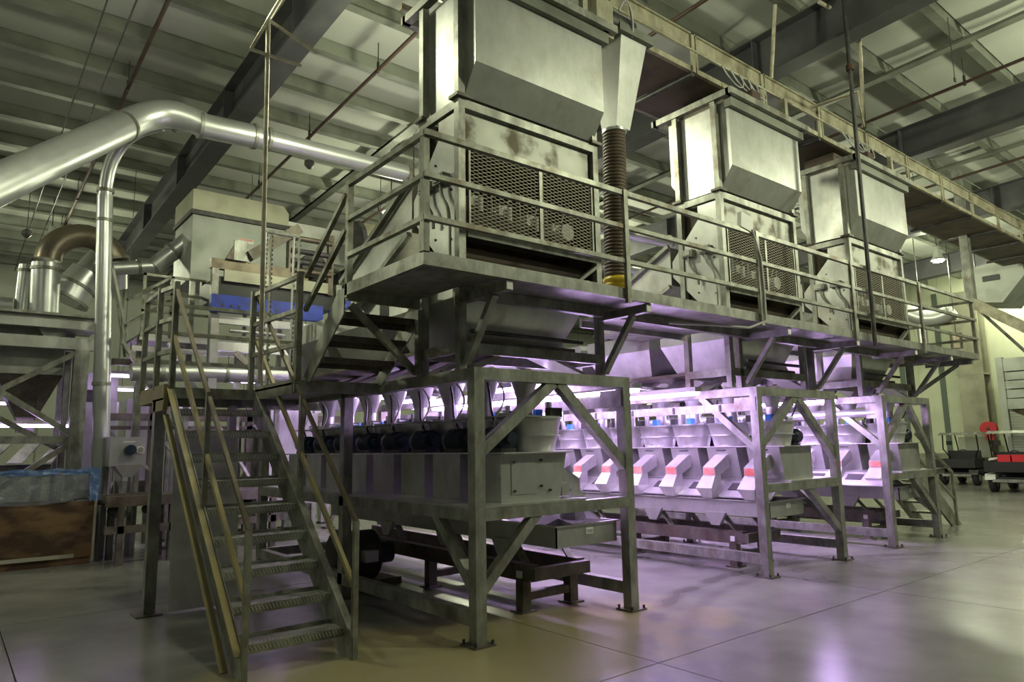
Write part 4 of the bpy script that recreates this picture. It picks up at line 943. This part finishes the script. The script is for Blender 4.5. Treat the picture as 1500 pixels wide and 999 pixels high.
# rear service platform with guardrail
t = thing('service_platform', 'small rear service platform with guardrail above the low duct', 'platform', (-.3, 7.5, 3.3))
MB().box(-1.05, .55, 7.4, 8.6, 3.30, 3.34).build('deck', 'frame', t)
MB().box(-1.05, .55, 7.38, 7.42, 3.24, 3.40).build('toe_board', 'bright', t)
MB().box(-1.15, .55, 7.36, 7.40, 3.06, 3.14).build('beam', 'bright', t)
for x in (-1.05, -.65, .50): MB().box(x, x+.045, 7.36, 7.40, 3.3, 4.30).build('rail_post', 'rail', t)
for z in (4.28, 4.0, 3.70): MB().box(-1.05, .55, 7.36, 7.39, z-.02, z+.02).build('guard_rail', 'rail', t)
for z in (4.28, 3.9): MB().beam((-1.35, 6.8, z-.55), (-.65, 7.38, z+.0), .04, .04).build('stair_rail', 'rail', t)
MB().beam((-1.55, 6.9, 4.2), (-1.30, 6.9, 3.2), .035, .03, (0, 1, 0)).beam((-1.50, 7.0, 4.0), (-1.30, 7.0, 2.9), .03, .03, (0, 1, 0)).build('ladder_rail', 'rail', t)
MB().beam((-1.35, 6.9, 3.1), (.0, 6.9, 1.0), .05, .10, (0, 1, 0)).build('stringer', 'frame', t)
MB().beam((-.75, 6.9, 3.15), (.6, 6.9, 1.0), .04, .08, (0, 1, 0)).build('stringer', 'bright', t)
for x in (-1.05, .45): MB().box(x, x+.1, 7.5, 7.6, 0, 3.3).build('post', 'frame', t)
# rear machine bodies in the purple glow
RB = ((-1.55, -.95, 9.5, 10.3, .9, 2.9, 'tall grey casing glowing purple behind the riser pipe'), (-.7, -.1, 10, 10.8, 1.0, 2.5, 'pale rear machine casing behind the landing post'),
      (.2, 1.0, 9.2, 10, .4, 1.9, 'pale cabinet with yellow stripes behind the stair treads'), (1.4, 2.4, 8.6, 9.6, .5, 2.3, 'grey rear machine casing behind the top stair treads'))
for (xa, xb, ya, yb, za, zb, lab) in RB:
    t = thing('rear_casing', lab, 'machine', (xa, ya, 0), 'rear machine casings')
    MB().box(xa, xb, ya, yb, za, zb).build('casing', 'sheet', t)
    MB().hexa([(xa+.15, ya+.2, za-.3), (xb-.15, ya+.2, za-.3), (xb-.15, yb-.2, za-.3), (xa+.15, yb-.2, za-.3), (xa, ya, za), (xb, ya, za), (xb, yb, za), (xa, yb, za)]).build('taper', 'frame', t)
    for (x, y) in ((xa, ya), (xb-.08, ya), (xa, yb-.08), (xb-.08, yb-.08)): MB().box(x, x+.08, y, y+.08, 0, za).build('leg', 'frame', t)
    if xa == .2:
        for z in (1.0, 1.6): MB().box(xa+.05, xb-.1, ya-.01, ya, z, z+.05).build('stripe', 'yellow', t)
    MB().box(xa+.1, xa+.22, ya-.05, ya, zb-.5, zb-.3).build('control_box', 'dark', t)
t = thing('rear_rack', 'dark beam frame behind the staircase among the rear machines', 'frame', (-1.0, 8.8, 0))
for b in ((-1.3, 3.2, 8.8, 8.9, 2.05, 2.17), (-1.3, 3.2, 8.8, 8.9, 1.9, 1.96), (-1.3, 3.2, 8.0, 8.1, 2.9, 3.0), (-.55, -.45, 8.8, 8.9, 0, 3.0), (1.1, 1.2, 8.8, 8.9, 0, 3.0), (3.1, 3.2, 8.8, 8.9, 0, 3.0)):
    MB().box(*b).build('beam', 'frame_rust', t)
for a, b in (((-1.3, 8.8, 2.0), (-.5, 8.8, 1.2)), ((-.5, 8.8, 1.9), (.3, 8.8, 1.0)), ((1.2, 8.8, 2.0), (2.2, 8.8, 1.0))): MB().beam(a, b, .05, .07, (0, 1, 0)).build('brace', 'frame', t)
for k, (x, y, z) in enumerate(((-.6, 11.2, 2.75), (1.6, 10.6, 2.6), (-3.0, 10.6, 2.4), (3.4, 8.0, 2.5))):
    t = thing('strip_light', ('strip light behind the landing post', 'strip light deep behind the stair treads', 'strip light under the left platform', 'strip light behind the motors of the nearest frame')[k], 'light', (x, y, z), 'rear strip lights')
    MB().box(x-.6, x+.6, y-.05, y+.05, z+.03, z+.08).build('housing', 'white', t)
    MB().cyl((x-.58, y, z), (x+.58, y, z), .02, n=8).build('tube', 'tubedim', t)
    MB().cyl((x, y, z+.08), (x, y, RZ(y)+.22), .006, n=6).build('hanger', 'dark', t)

rnd = random.Random(11)
KN = ['upright pale pipe', 'upright dark pipe', 'leaning dark brace', 'boxed motor guard', 'square bright duct']
WH = ['beside the tall purple casing', 'behind the landing support post', 'behind the lower stair treads', 'behind the standing steel sheet', 'next to the pale cabinet', 'behind the cross duct', 'left of the motors of the nearest frame', 'deep behind the nearest frame']
for k in range(22):
    x = -1.5+.24*k+rnd.uniform(-.1, .1); y = rnd.uniform(7.8, 12.0); kd = k % 5
    z0 = rnd.uniform(0, .6); z1 = rnd.uniform(1.8, 3.0)
    t = thing('rear_fitting', '%s %s%s' % (KN[kd], WH[k % 8], '' if k < 11 else ', farther back'), 'fitting', (x, y, 0), 'rear fittings')
    MB().box(x-.1, x+.1, y-.1, y+.1, 0, .03).build('foot', 'dark', t)
    if kd == 0: MB().cyl((x, y, 0), (x, y, z1), .05, n=12).build('pipe', 'galv', t)
    elif kd == 1: MB().cyl((x, y, 0), (x, y, z1), .035, n=12).build('pipe', 'frame_rust', t)
    elif kd == 2: MB().beam((x, y, 0), (x+.9, y, z1), .06, .08, (0, 1, 0)).build('brace', 'frame_rust', t)
    elif kd == 3:
        MB().box(x-.04, x+.04, y-.04, y+.04, 0, z1-.9).build('stand', 'frame', t); MB().box(x-.18, x+.18, y-.15, y+.15, z1-.9, z1-.5).build('guard', 'motor', t)
    else: MB().hexa([(x-.08, y-.08, .03), (x+.08, y-.08, .03), (x+.08, y+.08, .03), (x-.08, y+.08, .03), (x-.2, y-.2, z1), (x+.2, y-.2, z1), (x+.2, y+.2, z1), (x-.2, y+.2, z1)]).build('duct', 'bright', t)
for k, (x, y, z) in enumerate(((-1.0, 8.3, 2.75), (.6, 8.4, 2.75), (-2.2, 8.75, 1.95), (1.9, 8.3, 2.45), (3.3, 6.2, 2.2))):  # extra strips added to strengthen the purple light at the rear
    t = thing('strip_light', 'added strip light %s' % ('under the rear service platform, outer end', 'under the rear service platform, inner end', 'inside the left platform by its post', 'over the rear casing nearest the frame', 'at the rear end of the first aisle')[k], 'light', (x, y, z), 'rear strip lights')
    MB().box(x-.5, x+.5, y-.05, y+.05, z+.03, z+.08).build('housing', 'white', t)
    MB().cyl((x-.48, y, z), (x+.48, y, z), .02, n=8).build('tube', 'tubedim', t)
    MB().cyl((x, y, z+.08), (x, y, RZ(y)+.22 if k == 4 else z+.56), .006, n=6).build('hanger', 'dark', t)
# sprinkler lines and hanging wires under the roof
for k, x in enumerate((-1.5, 1.42, 4.2, 6.72, 9.65, 14.2)):
    t = thing('sprinkler_pipe', 'rusty sprinkler pipe under the roof, %s from the drop pipe side' % ('first', 'second', 'third', 'fourth', 'fifth', 'sixth')[k], 'pipe', (x, 2, 7.3), 'sprinkler pipes')
    MB().cyl((x, -8, RZ(-8)-.45), (x, 19, RZ(19)-.45), .03, n=8).build('pipe', 'rust', t)
    for q in range(9):
        y = -6+q*2.6; MB().cyl((x, y, RZ(y)-.50), (x, y, RZ(y)-.32), .022, n=8).cyl((x, y, RZ(y)-.45), (x, y, RZ(y)), .008, n=6).build('sprinkler_head', 'dark', t)
for k, x in enumerate((-2.13, -1.84)):
    tag(MB().cyl((x, -8, 7.55), (x, 19, 6.6), .012, n=6).build('guy_wire', 'dark', loc=(x, 2, 7.2)), '%s thin wire strung under the roof over the left platform' % ('outer', 'inner')[k], 'wire', 'roof wires')
for k, (x, y, z) in enumerate(((-.75, 13, 6.0), (-2.3, 12.5, 6.0), (1.6, 7.4, 6.75))):
    t = thing('roof_speaker', ('small dark round fitting hanging beside the riser pipe', 'small dark round fitting hanging over the elbow duct', 'small dark fitting hanging under the roof over the hooded machine')[k], 'fitting', (x, y, z), 'hanging fittings')
    MB().lathe((x, y), [(.04, z-.08), (.09, z-.02), (.09, z+.06), (.03, z+.1)], 12).build('shell', 'dark', t)
    MB().cyl((x, y, z+.1), (x, y, RZ(y)), .008, n=6).build('wire', 'dark', t)
t = thing('hanging_hook', 'thin wire with a small hook hanging from the roof over the conveyor', 'hook', (8.2, -1.0, 6.8))
MB().cyl((8.2, -1.1, 6.9), (8.2, -1.1, 7.9), .006, n=6).box(8.17, 8.23, -1.11, -1.09, 6.84, 6.90).build('wire', 'ink', t)

# ================================================================== FAR RIGHT
t = thing('silo_hopper', 'pale panelled storage hopper on posts at the far end by the column', 'hopper', (22.2, .8, 0))
sy0, sy1 = -3.0, 2.84
for k, z in enumerate((3.52, 3.25, 2.98, 2.70, 2.36)):
    zt = (3.92, 3.49, 3.22, 2.95, 2.67)[k]
    MB().box(22.0+.03*(k % 2), 25.0, sy0, sy1-.14, z, zt).build('wall_panel', 'silo', t)
MB().hexa([(22.9, -1.2, .9), (23.9, -1.2, .9), (23.9, .2, .9), (22.9, .2, .9), (22.05, sy0, 2.34), (25.0, sy0, 2.34), (25.0, sy1-.17, 2.34), (22.05, sy1-.17, 2.34)]).build('cone', 'frame_rust', t)
for (x, y) in ((22.0, sy1-.16), (22.0, sy0), (24.9, sy1-.16), (24.9, sy0)):
    MB().box(x-.03, x+.14, y, y+.18, 0, 3.96).build('post', 'silo', t)
d = struct('door_1', MB().box(26.90, 26.97, -1.0, 4.2, 0, 3.2), 'wall')
for k in range(32): MB().box(26.885, 26.90, -.95, 4.15, .01+.1*k, .085+.1*k).build('slat', 'silo', d)
t = thing('inclined_conveyor', 'pale inclined conveyor descending from the walkway end towards the far hopper', 'conveyor', (15, 1.0, 4.4))
MB().beam((15, 1.15, 4.62), (15, -1.6, 2.55), .22, .26, (1, 0, 0)).build('trough', 'conv', t)
MB().beam((15, 1.0, 4.40), (16.5, -.5, 2.0), .05).beam((15, -1.5, 2.6), (15, -1.5, 0), .05).build('support', 'frame', t)
MB().box(14.9, 15.1, 1.05, 1.22, 4.55, RZ(1.1)+.0).build('hanger', 'frame', t)
t = thing('air_handler', 'large dusty duct casing hanging under the far roof lamps', 'casing', (20, 1.8, 5.4))
MB().prism([(2.6, 5.35), (2.6, 6.3), (1.2, 6.4), (1.1, 5.9), (1.7, 5.2)], 'x', 19.2, 20.8).build('casing', 'silo', t)
MB().box(19.15, 19.2, 1.7, 2.1, 5.85, 6.0).build('port', 'ink', t)
for (y) in (1.3, 2.5): MB().cyl((20, y, 6.3), (20, y, 7.1), .02, n=6).build('hanger', 'dark', t)
t = thing('hose_reel', 'red round hose reel mounted on the building column', 'reel', (25.8, 4.46, 1.8))
MB().cyl((25.70, 4.42, 1.82), (25.75, 4.42, 1.82), .26, n=22).cyl((25.87, 4.42, 1.82), (25.92, 4.42, 1.82), .26, n=22).cyl((25.75, 4.42, 1.82), (25.87, 4.42, 1.82), .17, n=18).build('reel', 'redp', t)
MB().cyl((25.67, 4.42, 1.82), (25.70, 4.42, 1.82), .05, n=10).build('hub', 'ink', t)
MB().box(25.78, 25.95, 4.30, 4.54, 1.42, 1.60).build('bracket', 'redp', t)
def cart(x, y, lab, rear=True, body='cartw'):
    # faces away from the camera, rear bed towards -x
    t = thing('utility_cart', lab, 'cart', (x, y, 0), 'utility carts')
    w = .58
    for (dx, sy) in ((.35, -1), (.35, 1), (1.9, -1), (1.9, 1)):
        wy = y+sy*(w-.10)
        wh = MB().tube([(x+dx, wy-.09, .24), (x+dx, wy-.07, .24), (x+dx, wy+.07, .24), (x+dx, wy+.09, .24)], [.19, .24, .24, .19], 20).build('wheel', 'tyre', t)
        MB().cyl((x+dx, wy-.095, .24), (x+dx, wy+.095, .24), .11, n=14).build('hub', 'sheet', wh)
        MB().prism([(x+dx-.30, .34), (x+dx-.24, .50), (x+dx+.25, .52), (x+dx+.32, .34), (x+dx+.22, .40), (x+dx-.20, .42)], 'y', wy-.13, wy+.13).build('fender', body, t)
    MB().box(x+.1, x+2.2, y-.36, y+.36, .26, .42).build('chassis', 'black', t)
    MB().box(x+.05, x+.12, y-.42, y+.42, .28, .36).build('bumper', 'frame', t)
    MB().box(x+.0, x+.85, y-w, y+w, .56, .60).box(x+.0, x+.03, y-w, y+w, .60, .84).box(x+.82, x+.85, y-w, y+w, .60, .84).box(x+.03, x+.82, y-w, y-w+.03, .60, .84).box(x+.03, x+.82, y+w-.03, y+w, .60, .84).build('cargo_bed', 'black', t)
    MB().box(x+.95, x+1.4, y-.5, y+.5, .42, .74).build('seat', 'black', t)
    MB().box(x+.90, x+.98, y-.48, y+.48, .78, 1.10).build('backrest', 'black', t)
    MB().hexa([(x+1.9, y-.5, .4), (x+2.4, y-.4, .4), (x+2.4, y+.4, .4), (x+1.9, y+.5, .4), (x+1.95, y-.5, .85), (x+2.3, y-.4, .7), (x+2.3, y+.4, .7), (x+1.95, y+.5, .85)]).build('cowl', body, t)
    for sy in (-1, 1):
        MB().tube([(x+.9, y+sy*.5, .6), (x+.75, y+sy*.38, .9), (x+.62, y+sy*.52, 1.15), (x+.62, y+sy*.50, 1.62)], .022, 8).build('roof_post', 'black', t)
        MB().tube([(x+1.95, y+sy*.48, .8), (x+1.70, y+sy*.50, 1.62)], .02, 8).build('roof_post', 'black', t)
        MB().box(x+1.55, x+1.60, y+sy*.66-.08, y+sy*.66+.08, 1.28, 1.42).build('mirror', 'black', t)
    MB().hexa([(x+.45, y-.60, 1.62), (x+1.85, y-.60, 1.62), (x+1.85, y+.60, 1.62), (x+.45, y+.60, 1.62), (x+.52, y-.54, 1.70), (x+1.78, y-.54, 1.70), (x+1.78, y+.54, 1.70), (x+.52, y+.54, 1.70)]).build('roof', 'frame', t)
    MB().box(x+1.84, x+1.85, y-.46, y+.46, .9, 1.55).build('windscreen', 'glass', t)
    MB().tube(arc((x+1.62, y+.25, .98), .16, 0, 360, (0, 1, 0), (-.4, 0, .9), 14), .015, 6).build('steering_wheel', 'black', t)
    return t
cart(19.6, 2.16, 'white utility cart with black bed carrying red crates beside the column')
c2 = cart(22.4, 4.45, 'dark utility cart parked behind the farthest machine frame', body='dark')
for k, (dy, lab) in enumerate(((-.24, 'red plastic crate on the cart bed, on the silo side'), (.10, 'red plastic crate on the cart bed beside the rolled tube'))):
    t = thing('plastic_crate', lab, 'crate', (19.8, 2.16+dy, .605), 'red crates on the cart')
    y = 2.16+dy
    MB().box(19.68, 20.0, y-.15, y+.15, .605, .63).box(19.68, 19.70, y-.15, y+.15, .63, 1.0).box(19.98, 20.0, y-.15, y+.15, .63, 1.0).box(19.70, 19.98, y-.15, y-.13, .63, 1.0).box(19.70, 19.98, y+.13, y+.15, .63, 1.0).build('tub', 'redp', t)
    MB().box(19.67, 20.01, y-.16, y+.16, 1.0, 1.03).build('lid', 'redp', t)
t = tag(MB().cyl((19.7, 2.62, .90), (19.95, 2.40, .93), .04, n=10).build('rolled_tube', 'white', loc=(19.8, 2.5, .9)), 'white rolled tube lying on the cart bed', 'tube')
# small far steps beside the farthest frame
t = thing('far_steps', 'small steel steps with handrail beyond the farthest machine frame', 'stairs', (10.2, .4, 0))
for y in (.45, 1.05):
    MB().prism([(10.95, 0), (10.55, 0), (9.1, 1.0), (9.1, 1.25), (9.25, 1.25)], 'y', y-.02, y+.02).build('stringer', 'frame', t)
for k in range(4): MB().box(9.42+.33*k, 9.72+.33*k, .47, 1.03, .80-.20*k, .83-.20*k).build('tread', 'rail', t)
for y in (.42,):
    MB().box(10.70, 10.74, y-.02, y+.02, 0, .92).build('rail_post', 'rail', t)
    MB().beam((10.72, y, .92), (9.35, y, 1.60), .04).build('handrail', 'rail', t)
    MB().beam((10.72, y, .45), (9.35, y, 1.20), .04).build('mid_rail', 'rail', t)
